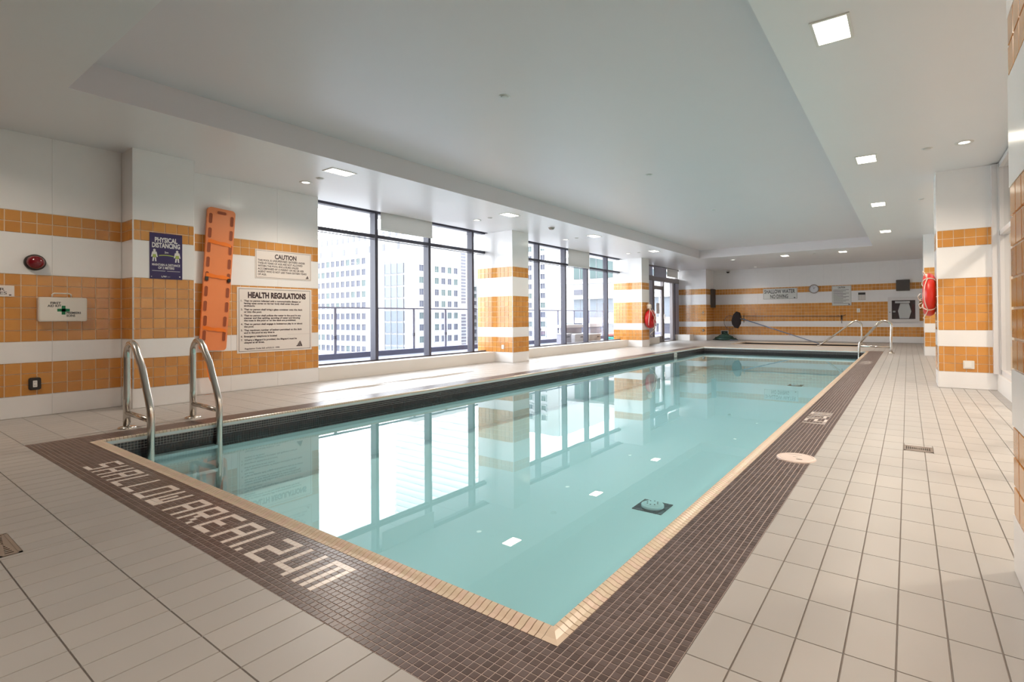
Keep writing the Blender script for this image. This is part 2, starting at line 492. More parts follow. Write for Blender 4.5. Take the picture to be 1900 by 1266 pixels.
stamp('SHALLOWAREA1.24M', near_marks, (0, 7, 14, 21, 28, 35, 42, 51, 58, 65, 72, 79, 81, 84, 91, 98))
for y0 in (192, 447): stamp('1.24M', right_marks, (y0, y0 + 2, y0 + 4, y0 + 11, y0 + 18))
brown, white_m = [], []
g = 0.00135
ic = round((X0T - XRO) / MP)                      # near strip: columns run along x from the coping corner
for i in range(-185, 12):
    for j in range(12):
        x0, y0 = XRO + i * MP, YNB + j * MP
        c = (x0 + g, x0 + MP - g, y0 + g, y0 + MP - g)
        if x0 < XLB: continue
        if (i - ic, j - 3) in near_marks: white_m.append((x0 + 0.0003, x0 + MP - 0.0003, y0 + 0.0003, y0 + MP - 0.0003))
        else: brown.append(c)
ny = round((YFB - YNO) / MP)
for j in range(ny):                               # right strip, left strip
    y0 = YNO + j * MP
    for i in range(12):
        x0 = XRO + i * MP
        c = (x0 + g, x0 + MP - g, y0 + g, y0 + MP - g)
        if math.hypot(x0 + MP / 2 - COVER[0], y0 + MP / 2 - COVER[1]) < COVER[2] - 0.012: continue
        jj = round(y0 / MP)
        if (jj, 8 - i) in right_marks: white_m.append((x0 + 0.0003, x0 + MP - 0.0003, y0 + 0.0003, y0 + MP - 0.0003))
        else: brown.append(c)
    for i in range(11):
        x0 = XLO - (i + 1) * MP
        brown.append((x0 + g, x0 + MP - g, y0 + g, y0 + MP - g))
for j in range(8):
    for i in range(170):
        x0, y0 = XLO + i * MP, YFO + j * MP
        if x0 + MP < XRO: brown.append((x0 + g, x0 + MP - g, y0 + g, y0 + MP - g))
bed = MB()
slab_around(bed, XLB, XRB, YNB, YFB, [POOL], -0.0016, 'mosaic_grout')
bed.build('mosaic_grout', floor)
lay(floor, 'mosaic_tile', 'mosaic_tiles', brown, 'z', -0.0045, 0.0045, BROWNS, 300, 9, 0.001)
lay(floor, 'white_mosaic_tile', 'white_mosaic_tiles', white_m, 'z', -0.0045, 0.0046, [MATS['letter_ceramic']], 300, 6, 0.0005)

# ------------------------------------------------------------------ pool
pool = thing('swimming_pool', 'long turquoise swimming pool with cream bullnose rim set into the deck', 'pool', (-3.38, 9.36, 0))
PL = pool.location
def pbuild(b, name, **k): return local(b, PL).build(name, pool, **k)
ZF = -0.72
b = MB()
b.quad((XLI, YNI, ZF), (XRI, YNI, ZF), (XRI, YFI, ZF), (XLI, YFI, ZF), 'basin_plaster')
for p, q in (((XLI, YFI), (XRI, YFI)), ((XRI, YFI), (XRI, YNI)), ((XRI, YNI), (XLI, YNI)), ((XLI, YNI), (XLI, YFI))):
    b.quad((*q, ZF), (*p, ZF), (*p, -0.006), (*q, -0.006), 'basin_plaster')
pbuild(b, 'basin')
# dark water-line mosaic on the four walls
wl = {'+x': [], '-x': [], '-y': [], '+y': []}
for r in range(8):
    z0 = -0.036 - (r + 1) * 0.0245; z1 = z0 + 0.0245
    k = 0
    while YNI + (k + 1) * 0.0245 < YFI:
        for ax in ('+x', '-x'): wl[ax].append((YNI + k * 0.0245 + g, YNI + (k + 1) * 0.0245 - g, z0 + g, z1 - g))
        k += 1
    k = 0
    while XLI + (k + 1) * 0.0245 < XRI:
        for ax in ('-y', '+y'): wl[ax].append((XLI + k * 0.0245 + g, XLI + (k + 1) * 0.0245 - g, z0 + g, z1 - g))
        k += 1
b = MB()
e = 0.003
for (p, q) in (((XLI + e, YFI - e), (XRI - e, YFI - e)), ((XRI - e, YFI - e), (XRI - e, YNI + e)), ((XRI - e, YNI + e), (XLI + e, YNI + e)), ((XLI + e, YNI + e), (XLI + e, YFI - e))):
    b.quad((*q, -0.112), (*p, -0.112), (*p, -0.03), (*q, -0.03), 'band_grout'); b.quad((*q, -0.236), (*p, -0.236), (*p, -0.112), (*q, -0.112), 'lower_band_grout')  # pale grout in the upper strip, darker grout in the lower strip
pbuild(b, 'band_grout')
for ax, pl in (('+x', XLI + e), ('-x', XRI - e), ('-y', YFI - e), ('+y', YNI + e)):
    b = MB()
    for r in wl[ax]:
        p = Vector(place(ax, pl, (r[0] + r[1]) / 2, (r[2] + r[3]) / 2))
        b.add([p + q for q in tile_verts(ax, (r[1] - r[0]) / 2, (r[3] - r[2]) / 2, 0.004, 0.0008)], TF, NAVYS[random.randrange(2)])
    pbuild(b, 'dark_band_tiles', kind='stuff')
# coping: finger tiles across the rim, each a small bullnose profile
PROF = [(0.0, -0.006), (0.0, 0.001), (0.3, 0.004), (0.62, 0.013), (0.86, 0.017), (0.97, 0.011), (1.0, -0.004), (1.0, -0.036)]
def cope_mesh(wd, half, m):
    mb = MB(); n = len(PROF)
    mb.add([(-half, t * wd, z) for t, z in PROF] + [(half, t * wd, z) for t, z in PROF], [(i, i + n, i + n + 1, i + 1) for i in range(n - 1)] + [tuple(range(n)), tuple(range(n, 2 * n))[::-1]], m)
    return mb
copes = []
CP = 0.0293
def cope_run(a, bb, wd, rot):
    a, bb = Vector(a), Vector(bb); L = (bb - a).length; n = int(round(L / CP)); d = (bb - a) / n
    for i in range(n):
        c = a + d * (i + 0.5); q = proj((c.x, c.y, 0)); s = 0
        if q and 0 < q[0] < 1900 and 0 < q[1] < 1266: s = 1 / (c - Vector((0, 0))).length
        copes.append((s, c, wd, rot, d.length / 2 - 0.0019))
def V2(x, y): return Vector((x, y))
WN, WR = YNI - YNO, XRO - XRI
cope_run((XLI, YNO), (XRI, YNO), WN, 0)
cope_run((XRO, YNI), (XRO, YFI), WR, 90)
cope_run((XLO, YFI), (XLO, YNI), XLI - XLO, -90)
cope_run((XRI, YFO), (XLI, YFO), YFO - YFI, 180)
copes.sort(key=lambda q: -q[0])
cm = {}
rest = MB()
for k, (s, c, wd, rot, hf) in enumerate(copes):
    m = COPES[random.randrange(3)]
    if k < 300:
        key = (rot, m.name)
        if key not in cm:
            mb = cope_mesh(wd, hf, m); R = Matrix.Rotation(math.radians(rot), 3, 'Z'); mb.v = [tuple(R @ Vector(v)) for v in mb.v]; cm[key] = mb.mesh('coping_tile')
        link('coping_tile', cm[key], pool, (c.x - PL.x, c.y - PL.y, 0))
    else:
        mb = cope_mesh(wd, hf, m); R = Matrix.Rotation(math.radians(rot), 3, 'Z')
        rest.add([Vector((c.x, c.y, 0)) + R @ Vector(v) for v in mb.v], mb.f, m)
pbuild(rest, 'coping_tiles', kind='stuff')
for sx, sy, cx, cy, wx, wy in ((-1, -1, XLI, YNI, XLI - XLO, WN), (1, -1, XRI, YNI, WR, WN), (1, 1, XRI, YFI, WR, YFO - YFI), (-1, 1, XLI, YFI, XLI - XLO, YFO - YFI)):
    b, vs, n = MB(), [], len(PROF)                  # mitred corner pieces
    for t, z in PROF:
        u = 1 - t
        vs += [(cx + sx * wx * u, cy, z), (cx + sx * wx * u, cy + sy * wy * u, z), (cx, cy + sy * wy * u, z)]
    fs = [(3 * i + k, 3 * i + k + 1, 3 * i + k + 4, 3 * i + k + 3) for i in range(n - 1) for k in range(2)]
    b.add(vs, fs if sx * sy > 0 else [f[::-1] for f in fs], COPES[0])
    pbuild(b, 'coping_corner')
b = MB()                                            # dark jointing under the finger tiles
for (x0, x1, y0, y1) in ((XLO, XRO, YNO, YNI - 0.012), (XLO, XRO, YFI + 0.012, YFO), (XLO, XLI - 0.012, YNO, YFO), (XRI + 0.012, XRO, YNO, YFO)):
    b.box(x0, x1, y0, y1, -0.03, 0.0005, 'cope_grout', 'b')
pbuild(b, 'coping_joint')
# main drains on the pool floor, wall fitting
for cx, cy, s in ((-1.97, 4.43, 0.29), (-2.36, 14.16, 0.33)):
    b = MB(); n = 7; st = s / n
    for i in range(n):
        for j in range(n):
            x, y = cx - s / 2 + i * st, cy - s / 2 + j * st
            b.box(x + 0.002, x + st - 0.002, y + 0.002, y + st - 0.002, ZF, ZF + 0.006, NAVYS[(i * 3 + j) % 2], 'b')
    fr = pbuild(b, 'drain_surround', kind='stuff')
    b = MB(); b.lathe([(0.105, 0), (0.105, 0.02), (0.092, 0.026), (0.082, 0.014), (0.078, 0.03), (0.05, 0.034), (0.0, 0.034)], (cx, cy, ZF + 0.006), 'basin_plaster', n=24)
    for k in range(8):
        a = k * math.pi / 4; b.box(cx + 0.05 * math.cos(a) - 0.006, cx + 0.05 * math.cos(a) + 0.006, cy + 0.05 * math.sin(a) - 0.006, cy + 0.05 * math.sin(a) + 0.006, ZF + 0.039, ZF + 0.042, 'dark_mosaic_a', 'b')
    pbuild(b, 'drain_cover')
b = MB(); plate(b, '+x', XLI + 0.007, 14.68, -0.10, 0.21, 0.12, 0.012, 0.02, 'outlet_white'); plate(b, '+x', XLI + 0.019, 14.68, -0.10, 0.15, 0.07, 0.004, 0.015, 'band_grout')
pbuild(b, 'wall_fitting')
b = MB(); b.quad((XLI + .0075, YNI + .0075, ZW), (XRI - .0075, YNI + .0075, ZW), (XRI - .0075, YFI - .0075, ZW), (XLI + .0075, YFI - .0075, ZW), 'pool_water')
o = b.build('pool_water', kind='stuff', label='still turquoise water filling the swimming pool', category='water')

# ------------------------------------------------------------------ hot tub
tub = thing('hot_tub', 'sunken hot tub with dark lining and cream rim beyond the far end of the pool', 'hot tub', (-3.41, 20.63, 0))
TL = tub.location
x0, x1, y0, y1 = TUB
b = MB()
b.quad((x0, y0, -0.75), (x1, y0, -0.75), (x1, y1, -0.75), (x0, y1, -0.75), 'tub_lining')
for p, q in (((x0, y1), (x1, y1)), ((x1, y1), (x1, y0)), ((x1, y0), (x0, y0)), ((x0, y0), (x0, y1))):
    b.quad((*q, -0.75), (*p, -0.75), (*p, 0.0), (*q, 0.0), 'tub_lining')
b.box(x0, x1, y1 - 0.42, y1, -0.75, -0.38, 'tub_lining', 'bY')
local(b, TL).build('basin', tub)
b = MB()
for (a, c, d, f) in ((x0 - .07, x1 + .07, y0 - .07, y0 + .01), (x0 - .07, x1 + .07, y1 - .01, y1 + .07), (x0 - .07, x0 + .01, y0 + .01, y1 - .01), (x1 - .01, x1 + .07, y0 + .01, y1 - .01)):
    b.box(a, c, d, f, -0.03, 0.016, COPES[0])
local(b, TL).build('rim', tub)
rm = []
for i in range(int((x1 - x0 + 0.36) / MP)):
    for j in range(3):
        for yy in (y0 - 0.07 - (j + 1) * MP, y1 + 0.07 + j * MP): rm.append((x0 - 0.18 + i * MP + g, x0 - 0.18 + (i + 1) * MP - g, yy + g, yy + MP - g))
for i in range(int((y1 - y0 + 0.14) / MP)):
    for j in range(3):
        for xx in (x0 - 0.07 - (j + 1) * MP, x1 + 0.07 + j * MP): rm.append((xx + g, xx + MP - g, y0 - 0.07 + i * MP + g, y0 - 0.07 + (i + 1) * MP - g))
b = MB()
for r in rm:
    p = Vector(((r[0] + r[1]) / 2, (r[2] + r[3]) / 2, -0.0055)); b.add([p + q for q in tile_verts('z', (r[1] - r[0]) / 2, (r[3] - r[2]) / 2, 0.005, 0.001)], TF, BROWNS[random.randrange(3)])
local(b, TL).build('border_tiles', tub, kind='stuff')
b = MB(); b.quad((x0, y0, -0.30), (x1, y0, -0.30), (x1, y1, -0.30), (x0, y1, -0.30), 'tub_water')
b.build('tub_water', kind='stuff', label='dark still water in the sunken hot tub', category='water')

# ------------------------------------------------------------------ ceiling
b = MB()
XTL, XTR, YTN, YTF = -6.093, -0.839, 1.264, 17.928
slab_around(b, -8.36, 4.0, -7.1, 23.4, [(XTL, XTR, YTN, YTF)], ZS, 'plaster')
b.f = [f[::-1] for f in b.f]
k0 = len(b.f)
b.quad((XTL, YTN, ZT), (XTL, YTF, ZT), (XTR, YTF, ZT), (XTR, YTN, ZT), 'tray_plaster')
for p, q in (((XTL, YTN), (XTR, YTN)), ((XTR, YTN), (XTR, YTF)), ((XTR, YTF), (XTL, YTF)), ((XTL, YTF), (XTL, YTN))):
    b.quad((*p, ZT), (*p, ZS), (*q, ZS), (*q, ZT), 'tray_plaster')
b.quad((-8.36, -7.1, ZS), (-8.36, 23.4, ZS), (-8.36, 23.4, 3.2), (-8.36, -7.1, 3.2), 'plaster')
b.quad((-8.36, -7.1, 3.2), (-8.36, 23.4, 3.2), (-8.75, 23.4, 3.2), (-8.75, -7.1, 3.2), 'plaster')
b.box(-8.8, 4.0, -7.1, 23.4, 3.46, 3.6, 'plaster')
b.build('ceiling', kind='structure')

# ------------------------------------------------------------------ walls
b = MB()
b.box(-8.9, XW1 - 0.007, -7.0, 2.139, 0, 3.12, 'banded_bed')
b.box(-8.9, XW2 - 0.007, 2.787, 4.826, 0, 3.12, 'banded_bed')
wl_ = b.build('wall_left', kind='structure')
wall_tiles(wl_, '+x', XW1 - 0.007, 0.90, 2.132, 1.1445)
wall_tiles(wl_, '+x', XW2 - 0.007, 2.79, 4.824, 3.603)
wall_tiles(wl_, '+x', XW1 - 0.007, -7.0, 0.895, 1.1445, limit=0)

def pillar(label, x0, x1, y0, y1, faces, limit=300, minpx=9.0, z1=ZS):
    o = thing('pillar', label, 'pillar', ((x0 + x1) / 2, (y0 + y1) / 2, 0))
    e = 0.007
    b = MB(); b.box(x0 + e, x1 - e, y0 + e, y1 - e, 0, z1, 'banded_bed', 'b'); local(b, o.location).build('shaft', o)
    for ax, ph in faces:
        pl, u0, u1 = {'+x': (x1 - e, y0, y1), '-x': (x0 + e, y0, y1), '-y': (y0 + e, x0, x1), '+y': (y1 - e, x0, x1)}[ax]
        n0 = set(COL.objects)
        wall_tiles(o, ax, pl, u0, u1, ph, limit, minpx, m0=0.012)
        for c in set(COL.objects) - n0: c.location = Vector(c.location) - o.location
    b = MB()
    for ex in (x0, x1):
        for ey in (y0, y1):
            b.tube([(ex - math.copysign(0.011, ex - (x0 + x1) / 2), ey - math.copysign(0.011, ey - (y0 + y1) / 2), z) for z in (0.002, z1 - 0.002)], 0.0115, 'white_ceramic', 8)
    local(b, o.location).build('corner_trim', o)
    return o
pillar('orange and white banded wall pilaster behind the near pool ladder', -8.6, XP, 2.139, 2.787, (('+x', 2.217 - TP), ('-y', XP - 3 * TP)))
pillar('orange and white tiled pillar between the two window banks', -8.75, XC, 9.30, 9.922, (('+x', 9.30), ('-y', XC - 9 * TP)), minpx=8.0)
pillar('orange and white tiled pillar with the red rescue ring, beside the glazed door', -8.75, XC, 16.393, 17.009, (('+x', 16.393), ('-y', XC - 9 * TP)), limit=0)
pillar('broad orange and white tiled pillar nearest on the right-hand deck', 0.351, 1.012, 9.239, 9.9, (('-y', 0.351 - 0.053), ('-x', 9.239)))
pillar('farther right-hand tiled pillar half hidden behind the life ring', 0.345, 1.0, 16.2, 16.85, (('-y', 0.345), ('-x', 16.2)), limit=0)
# far corner pillar and the wall return beside it
b = MB()
b.box(-8.9, -7.243, 22.127, 23.4, 0, ZS, 'banded_bed')
b.box(-7.3, 4.0, YB + 0.007, 23.5, 0, ZS, 'banded_bed')
wb = b.build('wall_back', kind='structure')
wall_tiles(wb, '-y', YB + 0.007, -7.236, XR2, 0.0, limit=0)
wall_tiles(wb, '-y', 22.127, -8.48, -7.243, -7.5, limit=0)
wall_tiles(wb, '+x', -7.243, 22.12, 23.2, 22.12, limit=0)
b = MB()
b.box(XR + 0.007, 1.6, -7.0, 2.78, 0, ZS, 'banded_bed')
wr = b.build('wall_right', kind='structure')
wall_tiles(wr, '-x', XR + 0.007, 1.9, 2.787, 2.787 - 0.02)
wall_tiles(wr, '-x', XR + 0.007, -7.0, 1.895, 2.767, limit=0)
b = MB()
b.box(XR2, 4.0, 9.2, 9.9, 0, ZS, 'banded_bed'); b.box(XR2 + 0.007, 1.5, 9.9, 23.4, 0, ZS, 'banded_bed'); b.box(3.2, 3.4, 2.6, 9.3, 0, ZS, 'white_bed'); b.box(1.6, 3.4, 2.5, 2.79, 0, ZS, 'white_bed')
b.build('wall_corridor', kind='structure')
b = MB(); b.box(-8.9, 0.4, -7.1, -7.0, 0, ZS, 'banded_bed'); b.build('wall_front', kind='structure')

# white curbs below the windows
for i, (u0, u1) in enumerate(((4.826, 9.30), (9.922, 16.393), (17.009, 19.229))):
    b = MB(); b.box(-8.75, XW2, u0, u1, -0.3, 0.234, 'curb_paint'); b.build('trim_%d' % (i + 1), kind='structure')
b = MB(); b.box(-8.75, -7.80, 21.60, 22.12, 0, 0.262, 'curb_paint'); b.build('trim_4', kind='structure')
b = MB(); b.box(XR2 - 0.03, XR2 + 0.12, 2.787, 9.30, 0, 0.234, 'curb_paint'); b.build('trim_5', kind='structure')

# ------------------------------------------------------------------ windows
def window(name, y0, y1, mulls, panes, jambs):
    W = thing(name, None, None, (XG, y0, 0)); W['kind'] = 'structure'
    L = W.location
    for y in mulls:
        b = MB(); b.box(XG - 0.164, XG, y - 0.065, y, 0.234, 3.2, 'mullion_paint', 'b'); b.box(XG - 0.11, XG + 0.004, y - 0.05, y - 0.015, 0.234, 3.2, 'mullion_paint', 'b')
        local(b, L).build('mullion', W)
    b = MB(); b.box(XG - 0.10, XG - 0.001, y0, y1, 2.628, 2.685, 'mullion_paint'); b.box(XG - 0.10, XG - 0.03, y0, y1, 2.598, 2.606, 'mullion_paint'); local(b, L).build('transom', W)
    b = MB(); b.box(XG - 0.12, XG - 0.002, y0, y1, 3.10, 3.2, 'mullion_paint'); local(b, L).build('head', W)
    b = MB(); b.box(XG - 0.12, XG + 0.004, y0, y1, 0.234, 0.262, 'mullion_paint'); local(b, L).build('bottom_rail', W)
    for a, c in panes:
        for z0, z1 in ((0.262, 2.598), (2.685, 3.10)):
            b = MB(); b.box(XG - 0.062, XG - 0.056, a, c, z0, z1, 'glass'); b.v = [v for v in b.v]
            b = MB(); b.quad((XG - 0.06, a, z0), (XG - 0.06, c, z0), (XG - 0.06, c, z1), (XG - 0.06, a, z1), 'glass'); local(b, L).build('pane', W)
    return W
M1 = [6.228, 7.569, 8.905]
window('window_1', 4.70, 9.40, M1, [(4.70, 6.163), (6.228, 7.504), (7.569, 8.84), (8.905, 9.40)], None)
M2 = [10.24, 11.55, 12.903, 14.186, 15.516, 16.80]
window('window_2', 9.80, 16.60, M2, [(9.8, 10.175), (10.24, 11.485), (11.55, 12.838), (12.903, 14.121), (14.186, 15.451), (15.516, 16.735)], None)
def blind(label, y0, y1, z0):
    o = thing('roller_blind', label, 'blind', (XG + 0.05, (y0 + y1) / 2, 3.2), 'roller blinds under the window heads')
    b = MB(); b.box(XG + 0.055, XG + 0.057, y0, y1, z0 + 0.03, 3.17, 'blind_fabric'); local(b, o.location).build('fabric', o)
    b = MB(); b.box(XG + 0.046, XG + 0.066, y0, y1, z0, z0 + 0.038, 'canopy'); local(b, o.location).build('bottom_bar', o)
    b = MB(); b.tube([(XG + 0.056, y0, 3.165), (XG + 0.056, y1, 3.165)], 0.024, 'canopy', 12); local(b, o.location).build('roller', o)
blind('short white roller blind over the second pane of the near window bank', 6.25, 7.56, 2.776)
blind('longer white roller blind reaching the transom in the far window bank', 12.93, 14.18, 2.612)

# far door bay
D = thing('door_1', None, None, (XG, 18.9, 0)); D['kind'] = 'structure'
def dpart(b, name, parent=D):
    return local(b, D.location).build(name, parent) if parent is D else local(b, D.location).build(name, parent)
b = MB(); b.box(XG - 0.16, XG, 17.0, 17.9, 0.2, 3.2, 'door_panel_grey'); b.box(XG - 0.10, XG + 0.002, 17.9, 19.27, 0.2, 3.15, 'door_panel_grey'); dpart(b, 'side_panel')
b = MB(); b.box(XG - 0.1, XG + 0.02, 18.9, 22.1, 2.52, 2.72, 'door_paint'); b.box(XG - 0.1, XG + 0.02, 18.9, 22.1, 3.08, 3.2, 'door_paint'); dpart(b, 'head')
b = MB()
for y in (19.27, 20.28, 21.30): b.box(XG - 0.1, XG + 0.03, y, y + 0.09, 0.0, 2.56, 'door_paint')
for y in (20.56, 21.9): b.box(XG - 0.1, XG + 0.015, y, y + 0.07, 2.70, 3.2, 'door_paint')
dpart(b, 'jamb')
b = MB(); b.box(XG - 0.06, XG, 19.36, 20.28, 2.18, 2.33, 'door_paint'); b.box(XG - 0.06, XG, 19.36, 19.44, 0.1, 2.2, 'door_paint'); b.box(XG - 0.06, XG, 20.2, 20.28, 0.1, 2.2, 'door_paint'); b.box(XG - 0.06, XG, 19.36, 20.28, 0.02, 0.24, 'door_paint')
b.quad((XG - 0.04, 19.36, 0.2), (XG - 0.04, 20.28, 0.2), (XG - 0.04, 20.28, 2.52), (XG - 0.04, 19.36, 2.52), 'glass'); dl = dpart(b, 'door_leaf')
b = MB(); plate(b, '+x', XG - 0.036, 19.85, 1.40, 0.34, 0.44, 0.003, 0.02, 'sticker'); dpart(b, 'notice', dl)
b = MB(); b.box(XG - 0.03, XG + 0.06, 20.30, 20.36, 0.95, 1.15, 'steel'); dpart(b, 'door_handle', dl)
b = MB(); b.quad((XG - 0.04, 20.37, 0.03), (XG - 0.04, 21.30, 0.03), (XG - 0.04, 21.30, 2.52), (XG - 0.04, 20.37, 2.52), 'glass'); dpart(b, 'pane')
b = MB(); b.quad((XG - 0.04, 19.3, 2.72), (XG - 0.04, 20.56, 2.72), (XG - 0.04, 20.56, 3.1), (XG - 0.04, 19.3, 3.1), 'glass'); dpart(b, 'pane')
b = MB(); b.box(XG - 0.1, XG + 0.0, 21.39, 22.12, 0.0, 2.52, 'door_panel_grey'); b.box(XG - 0.1, XG + 0.02, 21.6, 21.66, 0.0, 2.52, 'mullion_paint'); dpart(b, 'side_panel')
b = MB(); b.box(XG - 0.1, XG + 0.05, 19.2, 22.1, -0.01, 0.03, 'door_paint'); dpart(b, 'threshold')
for (a, c, lab, m) in ((19.24, 20.54, 'grey roller blind lowered over the left transom above the glazed door', 'door_panel_grey'), (20.62, 21.86, 'white roller blind lowered over the right transom above the glazed door', 'canopy')):
    o = thing('roller_blind', lab, 'blind', (XG + 0.07, (a + c) / 2, 3.1))
    b = MB(); b.box(XG + 0.06, XG + 0.066, a, c, 2.71 if m != 'canopy' else 2.79, 3.09, m); local(b, o.location).build('fabric', o)
    b = MB(); b.box(XG + 0.05, XG + 0.08, a, c, 2.69 if m != 'canopy' else 2.77, 2.715 if m != 'canopy' else 2.795, m); local(b, o.location).build('bottom_bar', o)
    b = MB(); b.tube([(XG + 0.063, a, 3.092), (XG + 0.063, c, 3.092)], 0.022, m, 10); local(b, o.location).build('roller', o)

# glazed partition in the right-hand recess
W3 = thing('window_3', None, None, (XR2, 2.8, 0)); W3['kind'] = 'structure'
for y in (2.82, 4.4, 6.0, 7.6, 9.10):
    b = MB(); b.box(XR2, XR2 + 0.09, y, y + 0.06, 0.234, 3.1, 'aluminium'); b.box(XR2 - 0.012, XR2 + 0.02, y + 0.018, y + 0.042, 0.234, 3.1, 'aluminium'); local(b, W3.location).build('mullion', W3)
b = MB(); b.box(0.96, XR2 + 0.10, 9.14, 9.236, 0.234, 3.1, 'cabinet_white'); local(b, W3.location).build('jamb', W3)
for z in (0.234, 2.12, 3.04):
    b = MB(); b.box(XR2, XR2 + 0.09, 2.82, 9.239, z, z + 0.06, 'aluminium'); local(b, W3.location).build('rail', W3)
for y in (2.88, 4.46, 6.06, 7.66):
    b = MB(); b.quad((XR2 + 0.045, y, 0.29), (XR2 + 0.045, y + 1.52, 0.29), (XR2 + 0.045, y + 1.52, 3.04), (XR2 + 0.045, y, 3.04), 'glass'); local(b, W3.location).build('pane', W3)

# ------------------------------------------------------------------ ceiling fixtures
def downlight(label, x, y, warm=LAMP_WARM, power=LAMP, lx=0.21, ly=0.34):
    o = thing('recessed_downlight', label, 'ceiling light', (x, y, ZS), 'square recessed downlights')
    b = MB()
    for (a, c, d, f) in ((-lx / 2 - .02, lx / 2 + .02, -ly / 2 - .02, -ly / 2), (-lx / 2 - .02, lx / 2 + .02, ly / 2, ly / 2 + .02), (-lx / 2 - .02, -lx / 2, -ly / 2, ly / 2), (lx / 2, lx / 2 + .02, -ly / 2, ly / 2)):
        b.box(a, c, d, f, -0.008, -0.0005, 'lamp_trim')
    b.build('trim_ring', o)
    b = MB(); b.box(-lx / 2, lx / 2, -ly / 2, ly / 2, -0.005, -0.001, 'lamp_glow'); b.build('diffuser', o)
    l = bpy.data.lights.new('downlight', 'AREA'); l.shape = 'RECTANGLE'; l.size = lx; l.size_y = ly; l.energy = power; l.color = warm; l.spread = math.radians(150)
    lo = bpy.data.objects.new('downlight', l); COL.objects.link(lo); lo.parent = o; lo.location = (0, 0, -0.02)
for yy, lab in ((4.6, 'added unseen downlight in the corridor behind the glazed partition, nearer one'), (7.4, 'added unseen downlight in the corridor behind the glazed partition, farther one')):
    downlight(lab, 2.1, yy, power=60)  # unseen lamps added to brighten the corridor behind the glass
ORD = ('nearest', 'second', 'third', 'fourth')
for i, y in enumerate((4.18, 7.9, 11.25, 14.98)):
    downlight('square recessed downlight, %s in the row along the window side' % ORD[i], -6.54, y)
    downlight('square recessed downlight, %s in the row over the right deck' % ORD[i], -0.43, y)
downlight('square recessed downlight over the near right deck, behind the viewpoint', -0.43, 0.45)
downlight('square recessed downlight over the near left deck, outside the picture', -6.54, 0.45, power=17)
downlight('square recessed downlight between tray and tub, left one of two', -3.45, 18.94)
downlight('square recessed downlight between tray and tub, right one of two', -1.71, 18.92)
def roundlight(label, x, y):
    o = thing('round_downlight', label, 'ceiling light', (x, y, ZS), 'small round ceiling downlights')
    b = MB(); b.lathe([(0.055, -0.004), (0.085, -0.010), (0.092, -0.004), (0.092, 0.0)], (0, 0, 0), 'lamp_trim', n=24); b.build('trim_ring', o)
    b = MB(); b.lathe([(0.0, -0.003), (0.056, -0.003)], (0, 0, 0), 'small_glow', n=24); b.f = [f[::-1] for f in b.f]; b.build('diffuser', o)
    l = bpy.data.lights.new('round_downlight', 'SPOT'); l.energy = 22; l.spot_size = 1.9; l.spot_blend = 0.8; l.color = LAMP_WARM; l.shadow_soft_size = 0.05
    lo = bpy.data.objects.new('round_downlight', l); COL.objects.link(lo); lo.parent = o; lo.location = (0, 0, -0.03)
for i, y in enumerate((4.2, 7.92, 11.32, 15.01)):
    roundlight('small round downlight by the windows, %s from the viewer' % ORD[i], -7.45, y)
roundlight('small round downlight in front of the nearest right-hand pillar', 0.58, 7.84)
roundlight('small round downlight before the glazed recess on the right, out of sight', 0.62, 4.2)
roundlight('small round downlight between the ceiling tray and the back wall, nearer one', -5.23, 19.07)
roundlight('small round downlight close to the back wall at the left', -5.24, 22.43)
def sprinkler(label, x, y, z):
    o = thing('sprinkler_cap', label, 'sprinkler', (x, y, z), 'flush ceiling sprinkler caps')
    b = MB(); b.lathe([(0.0, -0.014), (0.036, -0.014), (0.042, -0.010), (0.042, 0.0)], (0, 0, 0), 'sprinkler', n=20); b.f = [f[::-1] for f in b.f]; b.build('cap', o)
    b = MB(); b.lathe([(0.042, -0.002), (0.06, -0.003), (0.06, 0.0)], (0, 0, 0), 'lamp_trim', n=20); b.build('escutcheon', o)
for i, y in enumerate((4.2, 7.9, 11.26, 15.0)):
    sprinkler('small round sprinkler cap beside the %s window-side round downlight' % ORD[i], -7.07, y, ZS)
for i, y in enumerate((4.16, 7.84, 11.27)):
    sprinkler('small round sprinkler cap in the raised ceiling tray, %s one' % ORD[i], -3.5, y, ZT)
sprinkler('small round sprinkler cap left of the right-hand round downlight', 0.217, 7.85, ZS)
sprinkler('small round sprinkler cap on the right soffit before the tiled pillar', 0.215, 11.2, ZS)
sprinkler('small round sprinkler cap between the two far square downlights', -2.53, 18.81, ZS)
o = thing('smoke_detector', 'grey round smoke detector on the soffit near the middle window pillar', 'smoke detector', (-6.72, 9.62, ZS))
b = MB(); b.lathe([(0.0, -0.045), (0.04, -0.045), (0.06, -0.03), (0.062, -0.012), (0.075, -0.010), (0.075, 0)], (0, 0, 0), 'drain_metal', n=24); b.f = [f[::-1] for f in b.f]; b.build('body', o)

# ------------------------------------------------------------------ left wall things
XA = XW1
o = thing('warning_light', 'dark red oval dome light on the white stripe above the first aid kit', 'alarm light', (XA, 1.374, 1.702))
b = MB(); b.lathe([(0.088, 0.0), (0.088, 0.03), (0.082, 0.045), (0.070, 0.05)], (0, 0, 0), 'black_plastic', 'x', 32); b.build('base', o)
b = MB(); b.lathe([(0.074, 0.045), (0.070, 0.075), (0.052, 0.10), (0.028, 0.112), (0.0, 0.116)], (0, 0, 0), 'red_lens', 'x', 32); b.build('lens', o)
b = MB()
for k in range(-3, 4):
    zz = k * 0.02; hw = math.sqrt(max(0, 0.066 ** 2 - zz ** 2)); b.tube([(0.05 + 0.064 * math.sqrt(max(0, 1 - (t * hw / 0.074) ** 2 - (zz / 0.074) ** 2)), t * hw, zz) for t in (-1, -.5, 0, .5, 1)], 0.0018, 'black_plastic', 6)
